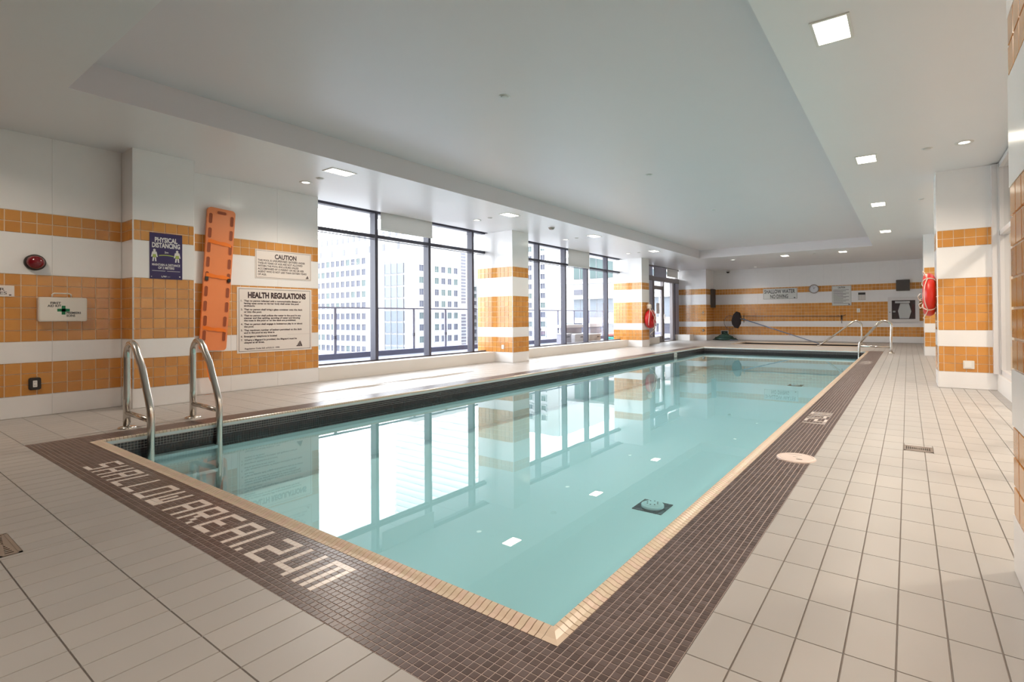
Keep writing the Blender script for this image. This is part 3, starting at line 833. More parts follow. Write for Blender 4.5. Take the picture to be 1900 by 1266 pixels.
b.build('guard', o)
o = thing('first_aid_kit', 'white first aid kit with carry handle and green cross on the left wall', 'first aid kit', (XA, 1.594, 1.047))
b = MB(); plate(b, '+x', 0.0, 0, 0.136, 0.404, 0.272, 0.075, 0.018, 'kit_plastic'); plate(b, '+x', 0.075, 0, 0.136, 0.385, 0.253, 0.006, 0.016, 'kit_plastic'); case = b.build('case', o)
b = MB(); b.tube([(0.04, -0.088, 0.268), (0.04, -0.086, 0.305), (0.04, -0.07, 0.318), (0.04, 0.055, 0.318), (0.04, 0.071, 0.305), (0.04, 0.073, 0.268)], 0.008, 'kit_plastic', 10); b.tube([(0.035, -0.088, 0.285), (0.047, -0.088, 0.285)], 0.006, 'ink', 8); b.tube([(0.035, 0.073, 0.285), (0.047, 0.073, 0.285)], 0.006, 'ink', 8); b.build('handle', o)
b = MB(); b.box(0.081, 0.0825, -0.016, 0.016, 0.078, 0.178, 'green_ink'); b.box(0.081, 0.0825, -0.052, 0.052, 0.112, 0.144, 'green_ink'); b.build('green_cross', case, label='green cross')
b = MB()
text(b, 'FIRST', '+x', 0.082, -0.108, -0.022, 0.196, 0.220, 'ink', 0.03); text(b, 'AID KIT', '+x', 0.082, -0.132, -0.020, 0.164, 0.188, 'ink', 0.03); b.build('lettering', case); b = MB()
text(b, 'PREMIERS', '+x', 0.082, 0.024, 0.148, 0.086, 0.110, 'ink', 0.03); text(b, 'SOINS', '+x', 0.082, 0.024, 0.098, 0.054, 0.078, 'ink', 0.03); b.build('lettering', case)
o = thing('outlet', 'black framed wall outlet low on the left wall tiles', 'outlet', (XA, 1.374, 0.361))
b = MB(); plate(b, '+x', 0.0, 0, 0, 0.098, 0.135, 0.02, 0.02, 'black_plastic'); plate(b, '+x', 0.02, 0, 0, 0.08, 0.112, 0.006, 0.014, 'black_plastic'); b.build('frame', o)
b = MB(); plate(b, '+x', 0.026, 0, 0, 0.034, 0.072, 0.004, 0.004, 'outlet_white'); rc = b.build('receptacle', o)
b = MB()
for z in (-0.018, 0.018):
    for y in (-0.006, 0.006): b.box(0.03, 0.0305, y - 0.0015, y + 0.0015, z - 0.006, z + 0.006, 'slot_black')
b.build('slots', rc)
o = thing('wall_sign', 'small white lettered sign cut off by the left picture edge', 'sign', (XA, 1.085, 1.378))
b = MB(); plate(b, '+x', 0, 0, 0, 0.266, 0.118, 0.005, 0.004, 'sign_plate'); pl_ = b.build('plate', o)
b = MB(); text(b, 'ER', '+x', 0.0055, -0.008, 0.062, 0.004, 0.034, 'ink_brown', 0.01); text(b, 'TES', '+x', 0.0055, -0.02, 0.078, -0.036, -0.006, 'ink_brown', 0.01); b.box(0.005, 0.006, 0.092, 0.11, -0.048, -0.036, 'ink_brown'); b.build('lettering', pl_)

# distancing poster on the pilaster
o = thing('distancing_poster', 'purple physical distancing poster on the wall pilaster', 'poster', (XP, 2.475, 1.562))
b = MB(); b.box(0, 0.004, -0.17, 0.17, 0, 0.566, 'poster_navy'); sh = b.build('sheet', o)
b = MB(); q = 0.0045
text(b, 'PHYSICAL', '+x', q, -0.118, 0.118, 0.455, 0.512, 'poster_white', 0.035); text(b, 'DISTANCING', '+x', q, -0.146, 0.146, 0.388, 0.445, 'poster_white', 0.035)
text(b, '2m', '+x', q, -0.018, 0.022, 0.322, 0.345, 'poster_white', 0.02)
text(b, 'MAINTAIN A DISTANCE', '+x', q, -0.146, 0.146, 0.163, 0.190, 'poster_white', 0.025); text(b, 'OF 2 METERS', '+x', q, -0.084, 0.084, 0.125, 0.153, 'poster_white', 0.025)
b.box(q, q + .0004, -0.146, -0.01, 0.098, 0.1025, 'poster_white'); b.box(q, q + .0004, 0.008, 0.146, 0.098, 0.1025, 'poster_white')
text(b, 'L/W', '+x', q, -0.05, 0.005, 0.022, 0.042, 'poster_white', 0.03); b.box(q, q + .0004, 0.01, 0.04, 0.028, 0.031, 'poster_white'); b.box(q, q + .0004, 0.135, 0.150, 0.03, 0.042, 'poster_white'); b.box(q, q + .0004, -0.155, -0.147, 0.022, 0.032, 'poster_white')
b.build('lettering', sh)
def figure(b, u, w):
    b.poly([(q, u + 0.013 * math.cos(a * .4), 0.352 + 0.015 * math.sin(a * .4)) for a in range(16)], (0.0004, 0, 0), 'poster_white')
    b.poly([(q, u - w, 0.335), (q, u - w - .012, 0.27), (q, u - w, 0.268), (q, u - w * .6, 0.30), (q, u - w * .6, 0.325)], (.0004, 0, 0), 'poster_white')
    b.poly([(q, u + w, 0.335), (q, u + w + .012, 0.27), (q, u + w, 0.268), (q, u + w * .6, 0.30), (q, u + w * .6, 0.325)], (.0004, 0, 0), 'poster_white')
    b.box(q, q + .0004, u - w * .7, u + w * .7, 0.30, 0.338, 'poster_white'); b.box(q, q + .0005, u - w * .75, u + w * .75, 0.262, 0.302, 'poster_green')
    b.poly([(q, u - w * .8, 0.262), (q, u - w * .95, 0.215), (q, u - w * .35, 0.215), (q, u - w * .1, 0.262)], (.0004, 0, 0), 'poster_white')
    b.poly([(q, u + w * .1, 0.262), (q, u + w * .35, 0.215), (q, u + w * .95, 0.215), (q, u + w * .8, 0.262)], (.0004, 0, 0), 'poster_white')
b = MB(); figure(b, -0.122, 0.022); figure(b, 0.115, 0.024); b.build('pictograms', sh)
b = MB(); b.poly([(q, -0.076 + 0.154 * t, 0.283 + 0.008 * math.sin(math.pi * t)) for t in [k / 10 for k in range(11)]] + [(q, 0.078 - 0.154 * t, 0.295 + 0.008 * math.sin(math.pi * t)) for t in [k / 10 for k in range(11)]], (.0004, 0, 0), 'poster_green'); b.build('arrow', sh)

# spine board leaning on the wall
BD = thing('spine_board', 'orange plastic spine board with grip slots leaning on the white tiled wall', 'spine board', (XW2 + 0.06, 3.21, 0.625))
BW, BH, BT = 0.372, 2.03, 0.036
R = Matrix.Rotation(math.radians(-3.4), 4, 'X')
BD.matrix_world = Matrix.Translation((XW2 + 0.055, 3.196, 0.62)) @ R
def grid_plate_with_slots(b, slots, outline, t, m, mh):
    """board face with raised rim and dark recessed slots"""
    pts = outline
    b.poly([(0, u, v) for u, v in pts], (t, 0, 0), m)
ol = []
for u, v in rrect(BW, BH, 0.05, 5):
    f = 1 - 0.10 * max(0, (-(v) - 0.55) / 0.47) - 0.03 * max(0, (v - 0.6) / 0.4); ol.append((u * f, v + BH / 2))
b = MB(); grid_plate_with_slots(b, None, ol, BT, 'board_plastic', None); b.build('board', BD)
slots = []
for k in range(9):
    zc = BH - 0.16 - k * 0.208
    for s in (-1, 1): slots.append((s * (BW / 2 - 0.048 - 0.012 * (k > 6)), zc, 0.042, 0.145))
slots.append((0.0, BH - 0.062, 0.12, 0.042))
for (u, v, w_, h_) in slots:
    b = MB(); U = [(p + u, q_ + v) for p, q_ in rrect(w_, h_, min(w_, h_) * 0.49, 6)]; n = len(U)
    Ui = [(p * 0.80 + u, q_ * 0.92 + v) for p, q_ in rrect(w_, h_, min(w_, h_) * 0.49, 6)]
    vs = [(BT + 0.0015, *p) for p in U] + [(BT + 0.006, u + (p[0] - u) * 1.16, v + (p[1] - v) * 1.05) for p in U] + [(BT + 0.0006, u + (p[0] - u) * 1.35, v + (p[1] - v) * 1.1) for p in U]
    fs = [(i, (i + 1) % n, (i + 1) % n + n, i + n) for i in range(n)] + [(i + n, (i + 1) % n + n, (i + 1) % n + 2 * n, i + 2 * n) for i in range(n)]
    b.add(vs, fs, 'board_plastic', True); b.add([(BT + 0.0012, *p) for p in U], [tuple(range(n))], 'board_hole'); b.build('grip_slot', BD)
for zc, sl in ((1.53, -0.03), (1.05, -0.02), (0.30, -0.03)):
    b = MB()
    N = 10; vs = []
    for i in range(N + 1):
        u = -0.15 + 0.30 * i / N
        vs += [(BT + 0.004 + 0.010 * math.sin(math.pi * i / N), u, zc + sl * (i / N - 0.5) - 0.024 + 0.004 * math.sin(i * 1.7)), (BT + 0.004 + 0.012 * math.sin(math.pi * i / N), u, zc + sl * (i / N - .5) + 0.024 + 0.006 * math.sin(i * 1.1))]
    b.add(vs, [(2 * i, 2 * i + 2, 2 * i + 3, 2 * i + 1) for i in range(N)], 'strap_orange', True); st_ = b.build('strap', BD)
    if abs(zc - 1.05) < .01: mid = st_
for s in (-1, 1):
    b = MB(); b.box(BT + 0.004, BT + 0.022, s * 0.145 - 0.018, s * 0.145 + 0.018, 0.985, 1.035, 'black_plastic'); b.build('buckle', mid)
b = MB()                                            # strap end hanging to the floor
path = smooth_path([(0.035, -0.115, 0.02), (0.06, -0.07, -0.16), (0.075, -0.03, -0.36), (0.10, 0.035, -0.52), (0.14, 0.02, -0.592), (0.17, -0.12, -0.606)], 6)
vs = []
for i, p in enumerate(path):
    h = 0.024; vs += [p + Vector((0, -h, -0.004)), p + Vector((0.006, h, 0.004))]
b.add(vs, [(2 * i, 2 * i + 2, 2 * i + 3, 2 * i + 1) for i in range(len(path) - 1)], 'strap_orange', True); b.build('hanging_strap', BD)

def sign_panel(name, label, cat, ax, plane, u0, u1, z0, z1, plate_mat, border, lines, logo=None, extra=None):
    uc = (u0 + u1) / 2; c = place(ax, plane, uc, z0)
    o = thing(name, label, cat, c)
    N = frame(ax)[2]
    b = MB(); plate(b, ax, plane, uc, (z0 + z1) / 2, u1 - u0, z1 - z0, 0.006, 0.006, plate_mat); pl_ = local(b, c).build('plate', o)
    pf = plane + 0.0065 * (N.x + N.y)
    b = MB()
    if border:
        i, w_ = border
        for (a, d, f, h) in ((u0 + i, u1 - i, z0 + i, z0 + i + w_), (u0 + i, u1 - i, z1 - i - w_, z1 - i), (u0 + i, u0 + i + w_, z0 + i, z1 - i), (u1 - i - w_, u1 - i, z0 + i, z1 - i)):
            b.quad(*[Vector(place(ax, pf, *t)) for t in ((a, f), (d, f), (d, h), (a, h))], 'ink_brown')
    for (s, a, d, f, h, m, bold, width, al) in lines: text(b, s, ax, pf, a, d, f, h, m, bold, width, al)
    for (a, d, f, h, m) in (extra or []): b.quad(*[Vector(place(ax, pf, *t)) for t in ((a, f), (d, f), (d, h), (a, h))], m)
    local(b, c).build('lettering', pl_)
    if logo:
        b = MB()
        for pts in logo: b.poly([Vector(place(ax, pf, *t)) for t in pts], N * 0.0005, 'ink_brown')
        local(b, c).build('emblem', pl_)
    return o
def emblem(u, z, w_, h_):
    """dark slanted block: a stack of three stripes against a leaning wedge"""
    P = lambda a, c: (u + a * w_, z + c * h_)
    L = [[P(.58, 1), P(.68, 1), P(1, 0), P(.74, 0)]]
    for k in range(4):
        y0, y1 = k * .25, k * .25 + .20; l0, l1 = .02 + .13 * k, .02 + .13 * k + .10
        L.append([P(l0 if k else 0, y0), P(.70 - .035 * k, y0), P(.67 - .035 * k, y1), P(l1 if k else .04, y1)])
    return L
A0, A1 = 3.806, 4.697
ln = [('CAUTION', 4.10, 4.445, 2.005, 2.075, 'ink_brown', 0.035, None, 'l')]
body = ['THIS POOL IS UNSUPERVISED. BATHERS UNDER', 'TWELVE YEARS OF AGE ARE NOT ALLOWED', 'WITHIN THE POOL ENCLOSURE UNLESS', 'ACCOMPANIED BY A PARENT OR HIS OR HER', 'AGENT WHO IS NOT LESS THAN SIXTEEN YEARS', 'OF AGE.']
for i, s in enumerate(body): ln.append((s, 3.845, 4.66, 1.955 - i * 0.0435 - 0.0, 1.955 - i * 0.0435 + 0.0285, 'ink_brown', 0.028, 0.855, 'l'))
sign_panel('caution_sign', 'cream CAUTION sign about unsupervised bathers, upper of two on the wall', 'sign', '+x', XW2, A0, A1, 1.69, 2.132, 'sign_plate', (0.012, 0.004), ln, emblem(4.60, 1.72, 0.05, 0.045), [(4.09, 4.455, 1.988, 1.9905, 'ink_brown'), (3.86, 4.14, 1.712, 1.7145, 'ink_faint')])
A0, A1 = 3.548, 4.70
ln = [('HEALTH REGULATIONS', 3.70, 4.60, 1.385, 1.468, 'ink_brown', 0.055, None, 'l')]
items = [('1.', ['That no person infected with a communicable disease or', 'having open sores on his her body shall enter the pool', 'enclosure.']), ('2.', ['That no person shall bring a glass container onto the deck', 'or into the pool.']),
         ('3.', ['That no person shall pollute the water in the pool in any', 'manner and that spitting, spouting of water and blowing', 'the nose in the pool or on the deck are prohibited.']), ('4.', ['That no person shall engage in boisterous play in or about', 'the pool.']),
         ('5.', ['That maximum number of bathers permitted on the deck', 'and in the pool at any time is']), ('6.', ['Emergency telephone is located']), ('7.', ['Where a lifeguard is provided, the lifeguard must be', 'obeyed at all times.'])]
z = 1.325
for nnn, L in items:
    ln.append((nnn, 3.60, 3.64, z, z + 0.025, 'ink_brown', 0.03, 1.12, 'l'))
    for s in L: ln.append((s, 3.645, 4.67, z, z + 0.025, 'ink_brown', 0.045, 1.06, 'l')); z -= 0.0375
    z -= 0.0175
ln.append(('Regulation Code 565 of R.R.O. 1990', 3.655, 4.17, 0.603, 0.625, 'ink_brown', 0.03, None, 'l'))
sign_panel('health_regulations_sign', 'large cream HEALTH REGULATIONS board below the caution sign', 'sign', '+x', XW2, A0, A1, 0.55, 1.544, 'sign_plate', (0.024, 0.006), ln, emblem(4.44, 0.615, 0.10, 0.085), [(4.24, 4.50, 0.868, 0.871, 'ink_faint'), (4.30, 4.66, 0.812, 0.815, 'ink_faint')])

# ------------------------------------------------------------------ pool ladders and rails
def rail_pts(y, xl, dx):
    P = [(xl, y, 0.012), (xl, y, 0.70)]
    P += [(xl + 0.115 - 0.115 * math.cos(math.radians(a)), y, 0.70 + 0.125 * math.sin(math.radians(a))) for a in (20, 40, 60, 80, 100, 120, 140)]
    P += [(xl + 0.46, y, 0.55 - 0.07)]
    return P
lad = thing('pool_ladder', 'brushed steel pool ladder with two looped handrails at the near left corner', 'ladder', (-6.1, 2.02, 0))
for y in (1.73, 2.31):
    dx = 0 if y < 2 else -0.05
    P = [(-6.292 + dx, y, 0.004), (-6.292 + dx, y, 0.30), (-6.292 + dx, y, 0.68), (-6.285 + dx, y, 0.74), (-6.256 + dx, y, 0.79), (-6.205 + dx, y, 0.825), (-6.141 + dx, y, 0.832), (-6.08 + dx, y, 0.815), (-6.025 + dx, y, 0.77),
         (-5.985 + dx, y, 0.715), (-5.878 + dx, y, 0.55 + 0.06), (-5.76 + dx, y, 0.40), (-5.705 + dx, y, 0.305), (-5.672 + dx, y, 0.235), (-5.66 + dx, y, 0.17), (-5.66 + dx, y, 0.0), (-5.66 + dx, y, -0.3), (-5.66 + dx, y, -0.66)]
    b = MB(); b.tube(P, 0.030, 'steel', 16); local(b, lad.location).build('handrail', lad)
    b = MB(); b.tube([(-6.292 + dx, y, 0.152), (-5.66 + dx, y, 0.14)], 0.0235, 'steel', 14); local(b, lad.location).build('brace', lad)
    b = MB(); b.lathe([(0.075, 0.0), (0.075, 0.008), (0.06, 0.018), (0.03, 0.024), (0.024, 0.03)], (-6.292 + dx, y, 0.0), 'steel', n=24); local(b, lad.location).build('flange', lad)
for z in (-0.22, -0.45):
    b = MB(); b.box(-5.74, -5.64, 1.75, 2.27, z, z + 0.03, 'aluminium'); local(b, lad.location).build('tread', lad)

hr = thing('pool_handrail', 'steel looped handrail standing at the far right corner of the pool', 'handrail', (-0.39, 16.9, 0))
for yy in (16.9,):
    P = [(-0.387, yy, 0.004), (-0.385, yy, 0.40), (-0.375, yy, 0.72), (-0.385, yy, 0.80), (-0.437, yy, 0.86), (-0.532, yy, 0.888), (-0.616, yy, 0.865), (-0.701, yy, 0.79), (-0.886, yy, 0.568), (-1.074, yy, 0.345), (-1.125, yy, 0.27), (-1.145, yy, 0.13), (-1.155, yy, -0.2), (-1.155, yy, -0.6)]
    b = MB(); b.tube(smooth_path(P, 3), 0.034, 'steel', 14); local(b, hr.location).build('rail', hr)
    b = MB(); b.tube([(-0.387, yy, 0.155), (-1.145, yy, 0.185)], 0.026, 'steel', 12); local(b, hr.location).build('brace', hr)
    b = MB(); b.lathe([(0.085, 0.0), (0.085, 0.008), (0.05, 0.018), (0.026, 0.026)], (-0.387, yy, 0), 'steel', n=20); local(b, hr.location).build('flange', hr)
tr = thing('tub_handrail', 'thin steel handrail sloping down into the sunken hot tub', 'handrail', (-1.255, 19.62, 0))
P = [(-1.256, 19.62, 0.019), (-1.256, 19.62, 0.68), (-1.275, 19.62, 0.775), (-1.33, 19.62, 0.84), (-1.417, 19.62, 0.862), (-1.506, 19.62, 0.825), (-1.761, 19.62, 0.619), (-2.066, 19.62, 0.375), (-2.50, 19.62, 0.04)]
b = MB(); b.tube(smooth_path(P, 3), 0.028, 'steel', 12); local(b, tr.location).build('rail', tr)
b = MB()
for x in (-1.256, -2.52): b.lathe([(0.07, 0.0), (0.07, 0.008), (0.03, 0.02)], (x, 19.62, 0.018), 'steel', n=18)
local(b, tr.location).build('flange', tr)

# ------------------------------------------------------------------ deck drains, skimmer cover, puddles
def deck_drain(label, x0, x1, y0, y1, n):
    o = thing('floor_drain', label, 'drain', ((x0 + x1) / 2, (y0 + y1) / 2, 0))
    b = MB(); b.box(x0, x1, y0, y1, -0.02, -0.004, 'slot_black'); local(b, o.location).build('sump', o)
    b = MB(); e = 0.012
    for (a, c, d, f) in ((x0, x1, y0, y0 + e), (x0, x1, y1 - e, y1), (x0, x0 + e, y0, y1), (x1 - e, x1, y0, y1)): b.box(a, c, d, f, -0.005, 0.003, 'drain_metal')
    local(b, o.location).build('frame', o)
    st = (x1 - x0 - 2 * e) / n
    for k in range(n):
        xa = x0 + e + k * st
        if k % 2 == 0 or k == n - 1: pass
        b = MB(); b.box(xa + st * 0.5, xa + st, y0 + e, y1 - e, -0.005, 0.002, 'drain_metal')
        cx = (xa - (x0 + x1) / 2) / (x1 - x0) * 2
        h = (y1 - y0) * (0.10 + 0.26 * (1 - abs(cx)))
        b.box(xa, xa + st * 0.5, y0 + e, y0 + e + h * 0.9, -0.005, 0.002, 'drain_metal'); b.box(xa, xa + st * 0.5, y1 - e - h * 0.9, y1 - e, -0.005, 0.002, 'drain_metal')
        local(b, o.location).build('bar', o)
deck_drain('small metal floor drain with slots in the right-hand deck', *DRAIN_R, 13)
deck_drain('metal slotted floor drain cut off by the left picture edge', *DRAIN_L, 12)
o = thing('skimmer_cover', 'round pinkish skimmer cover set in the dark mosaic beside the pool', 'skimmer cover', (COVER[0], COVER[1], 0))
b = MB(); b.lathe([(0.0, 0.010), (0.108, 0.010), (0.112, 0.007), (0.116, 0.010), (COVER[2] - 0.004, 0.008), (COVER[2], 0.001), (COVER[2], -0.006)], (0, 0, 0), 'cover_pink', n=48, smooth=False); b.f = [f[::-1] for f in b.f]; b.build('lid', o)
b = MB(); b.poly([(0.03 + 0.022 * math.cos(a * math.pi / 8), -0.055 + 0.012 * math.sin(a * math.pi / 8), 0.0102) for a in range(16)], (0, 0, 0.0006), 'drain_metal'); b.build('finger_hole', o)
b = MB(); b.box(-0.07, 0.03, 0.064, 0.067, 0.0102, 0.0106, 'drain_metal'); b.box(-0.02, 0.01, 0.0, 0.003, 0.0102, 0.0106, 'drain_metal'); b.build('marking', o)
for k, (lab, c, lx, ly) in enumerate((('thin wet patch drying on the deck below the first window', (-6.93, 4.62), 0.085, 0.62), ('longer wet patch drying on the deck before the tiled window pillar', (-7.03, 6.35), 0.10, 0.95))):
    b = MB(); n = 40; pts = []
    for i in range(n):
        a = 2 * math.pi * i / n; r = 1 + 0.22 * math.sin(3 * a + k) + 0.14 * math.sin(7 * a + 2 * k)
        pts.append((c[0] + lx * r * math.cos(a), c[1] + ly * r * math.sin(a), 0.0004))
    b.poly(pts, (0, 0, 0.0009), 'puddle'); b.build('wet_patch', kind='stuff', label=lab, category='puddle')

# ------------------------------------------------------------------ life rings
def life_ring(label, c, R_, r_, ax):
    o = thing('life_ring', label, 'life ring', c)
    n, m_ = 36, 14; vs, fs = [], []
    for i in range(n):
        a = 2 * math.pi * i / n
        for j in range(m_):
            t = 2 * math.pi * j / m_; rr = R_ + r_ * math.cos(t)
            vs.append((r_ * 0.92 * math.sin(t), rr * math.cos(a), rr * math.sin(a)))
            fs.append((i * m_ + j, ((i + 1) % n) * m_ + j, ((i + 1) % n) * m_ + (j + 1) % m_, i * m_ + (j + 1) % m_))
    return o, MB().add(vs, fs, 'red_foam', True)
o, b = life_ring('bright red life ring with white ropes hung on the right-hand pillar side', (0.268, 9.60, 1.355), 0.245, 0.082, 'x')
b.build('ring', o)
b = MB()
for k in range(4):
    a0 = math.radians(45 + 90 * k)
    P = []
    for i in range(9):
        a = a0 + math.radians(90) * i / 8; rr = 0.33 + 0.03 * math.sin(math.pi * i / 8)
        P.append((-0.02 - 0.05 * math.sin(math.pi * i / 8), rr * math.cos(a), rr * math.sin(a)))
    b.tube(P, 0.006, 'rope', 8)
b.tube(smooth_path([(-0.10, -0.05, 0.02), (-0.135, 0.0, -0.02), (-0.12, 0.03, -0.07), (-0.095, 0.0, -0.09), (-0.10, -0.05, -0.06)], 5), 0.007, 'rope', 8)
b.tube(smooth_path([(-0.09, -0.04, -0.12), (-0.125, 0.0, -0.15), (-0.11, 0.02, -0.20), (-0.09, -0.03, -0.19)], 5), 0.007, 'rope', 8)
b.build('rope', o)
b = MB(); b.tube([(0.085, 0.0, 0.16), (0.0, 0.0, 0.16), (-0.02, 0.0, 0.20)], 0.010, 'steel', 10); b.box(0.075, 0.083, -0.04, 0.04, 0.11, 0.21, 'steel'); b.build('hook', o)
for k in range(4):
    a0 = math.radians(45 + 90 * k); b = MB()
    P = [(0.086 * math.cos(t) * 0.95, (0.245 + 0.086 * math.sin(t)) * math.cos(a0), (0.245 + 0.086 * math.sin(t)) * math.sin(a0)) for t in [2 * math.pi * i / 20 for i in range(20)]]
    b.tube(P, 0.008, 'rope', 8, closed=True); b.build('band', o)

o, b = life_ring('dark red rescue ring with crossed white ropes on the pillar by the glazed door', (XC + 0.126, 16.80, 0.975), 0.20, 0.13, 'x')
for i in range(len(b.v)): pass
b.mats = [MATS['deep_red']]; b.build('ring', o)
b = MB(); b.lathe([(0.10, -0.01), (0.10, 0.02), (0.0, 0.03)], (0, 0, 0), 'deep_red', 'x', 24); b.build('bag', o)
b = MB()
b.tube(smooth_path([(0.03, -0.05, 0.50), (0.10, -0.34, -0.05), (0.05, -0.25, -0.22)], 8), 0.010, 'rope', 8)
b.tube(smooth_path([(0.06, -0.16, 0.38), (0.14, 0.0, 0.10), (0.14, 0.22, -0.16), (0.08, 0.30, -0.26)], 8), 0.012, 'rope', 8)
b.tube(smooth_path([(0.06, 0.06, 0.34), (0.14, 0.12, 0.14), (0.15, -0.02, -0.05), (0.14, 0.05, -0.26), (0.12, -0.05, -0.36)], 8), 0.012, 'rope', 8)
b.tube(smooth_path([(0.08, 0.30, 0.2), (0.05, 0.36, -0.1), (0.07, 0.2, -0.38), (0.06, -0.12, -0.52), (0.06, 0.02, -0.60)], 8), 0.010, 'rope', 8)
b.build('rope', o)
b = MB(); b.lathe([(0.0, 0.10), (0.06, 0.09), (0.085, 0.05), (0.085, -0.06), (0.0, -0.07)], (0.0, -0.08, 0.43), 'rope', 'z', 16); b.f = [f[::-1] for f in b.f]; b.build('rope_coil', o)
b = MB(); b.tube([(-0.124, -0.08, 0.56), (0.02, -0.08, 0.56), (0.03, -0.08, 0.60)], 0.012, 'steel', 8); b.build('hook', o)

# ------------------------------------------------------------------ back wall things
PB = YB - 0.004
o = sign_panel('shallow_water_sign', 'white SHALLOW WATER NO DIVING sign on the back wall', 'sign', '-y', PB, -5.11, -3.762, 1.758, 2.215, 'notice_plate', (0.012, 0.008),
               [('SHALLOW WATER', -5.06, -3.85, 2.01, 2.165, 'ink', 0.02, None, 'l'), ('NO DIVING', -4.82, -4.12, 1.80, 1.955, 'ink', 0.02, None, 'l')], None, [(-3.90, -3.84, 1.79, 1.83, 'ink')])
ck = thing('wall_clock', 'round wall clock with grey rim on the back wall', 'clock', (-3.14, PB, 2.14))
b = MB(); b.lathe([(0.185, 0.0), (0.185, 0.05), (0.172, 0.062), (0.158, 0.055), (0.152, 0.04)], (0, 0, 0), 'drain_metal', '-y', 32); b.build('rim', ck)
b = MB(); b.lathe([(0.158, 0.041), (0.0, 0.042)], (0, 0, 0), 'clock_face', '-y', 32); fc = b.build('face', ck)
b = MB(); b.poly([(-0.006, -0.043, 0), (0.006, -0.043, 0), (0.055, -0.043, 0.075), (0.048, -0.043, 0.08)], (0, -0.002, 0), 'ink'); b.poly([(-0.005, -0.046, 0), (0.005, -0.046, 0), (-0.03, -0.046, 0.125), (-0.037, -0.046, 0.12)], (0, -0.002, 0), 'ink'); b.build('hands', fc)
b = MB()
for k in range(12):
    a = k * math.pi / 6; b.box(0.13 * math.cos(a) - 0.006, 0.13 * math.cos(a) + 0.006, -0.044, -0.0425, 0.13 * math.sin(a) - 0.006, 0.13 * math.sin(a) + 0.006, 'ink')
b.build('hour_marks', fc)
ex = []
for k in range(13):
    zz = 2.06 - k * 0.045; ex.append((-2.45, -1.90 - 0.10 * ((k * 7) % 3), zz, zz + 0.014, 'ink'))
sign_panel('pool_rules_notice', 'tall white printed notice beside the clock on the back wall', 'sign', '-y', PB, -2.495, -1.816, 1.44, 2.235, 'notice_plate', (0.01, 0.006), [('CAUTION', -2.28, -2.03, 2.13, 2.19, 'ink', 0.04, None, 'l')], None, ex + [(-1.92, -1.87, 1.47, 1.51, 'ink')])
ex = [(-1.585, -1.345, 1.85, 1.935, 'ink')] + [(-1.57 + 0.075 * i, -1.51 + 0.075 * i, 1.66 + 0.06 * j, 1.70 + 0.06 * j, 'ink_faint') for i in range(3) for j in range(3)]
sign_panel('small_notice', 'small white notice with dark heading left of the towel cabinet', 'sign', '-y', PB, -1.592, -1.337, 1.637, 1.945, 'notice_plate', (0.006, 0.005), [], None, ex)
o = thing('wall_switch', 'white wall switch on orange tiles below the small notice', 'switch', (-1.584, PB, 1.243))
b = MB(); plate(b, '-y', 0, 0, 0, 0.115, 0.155, 0.012, 0.012, 'outlet_white'); b.build('plate', o)
b = MB(); plate(b, '-y', -0.012, 0, 0, 0.04, 0.075, 0.008, 0.004, 'notice_plate'); b.build('rocker', o)
cb = thing('towel_cabinet', 'white framed wall cabinet with glass door and folded towels inside', 'cabinet', (-0.13, PB, 0.78))
b = MB()
x0, x1, z0, z1 = -0.485, 0.485, 0.0, 0.94
b.box(x0, x0 + .12, -0.09, 0, z0, z1, 'cabinet_white'); b.box(x1 - .12, x1, -0.09, 0, z0, z1, 'cabinet_white'); b.box(x0 + .12, x1 - .12, -0.09, 0, z0, z0 + .12, 'cabinet_white'); b.box(x0 + .12, x1 - .12, -0.09, 0, z1 - .12, z1, 'cabinet_white'); b.build('frame', cb)
b = MB(); b.box(x0 + .12, x1 - .12, -0.012, 0, .12, .82, 'cabinet_dark'); b.build('back_panel', cb)
b = MB(); b.quad((x0 + .12, -0.085, .12), (x1 - .12, -0.085, .12), (x1 - .12, -0.085, .82), (x0 + .12, -0.085, .82), 'glass'); b.build('glass_door', cb)
b = MB(); b.poly([(-0.12, -0.05, 0.14), (0.17, -0.05, 0.14), (0.24, -0.05, 0.40), (0.17, -0.05, 0.70), (-0.10, -0.05, 0.70), (-0.17, -0.05, 0.42)], (0, -0.02, 0), 'towel'); b.build('towel', cb)
b = MB(); b.box(-0.26, 0.20, -0.06, -0.02, 0.715, 0.79, 'towel'); b.build('folded_towel', cb)
b = MB()
for k in range(3): b.box(-0.33, -0.25, -0.06, -0.02, 0.15 + k * .11, 0.21 + k * .11, 'towel' if k == 2 else 'dark_grey')
b.build('bottles', cb)
b = MB(); b.tube([(x0 + .06, -0.09, .38), (x0 + .06, -0.105, .38)], 0.018, 'dark_grey', 10); b.build('lock', cb)
def speaker(label, c, ax, w_, h_, d):
    o = thing('wall_speaker', label, 'speaker', c)
    b = MB(); plate(b, ax, 0, 0, 0, w_, h_, d, 0.02, 'speaker_grey'); bx_ = b.build('box', o)
    N = frame(ax)[2]; pf = d * (N.x + N.y)
    b = MB(); plate(b, ax, pf, 0, 0, w_ - 0.05, h_ - 0.05, 0.006, 0.015, 'dark_grey'); b.build('grille', bx_)
    return o
speaker('square dark grey speaker above the towel cabinet', (-0.136, PB, 2.162), '-y', 0.43, 0.415, 0.12)
speaker('tall dark speaker on the wall return at the back left corner', (-7.236, 22.92, 1.86), '+x', 0.42, 0.83, 0.10)
o = thing('security_camera', 'small white dome camera under the ceiling at the back wall', 'camera', (-6.57, PB, 3.03))
b = MB(); b.box(-0.07, 0.07, -0.09, 0, 0.0, 0.08, 'cabinet_white'); b.build('mount', o)
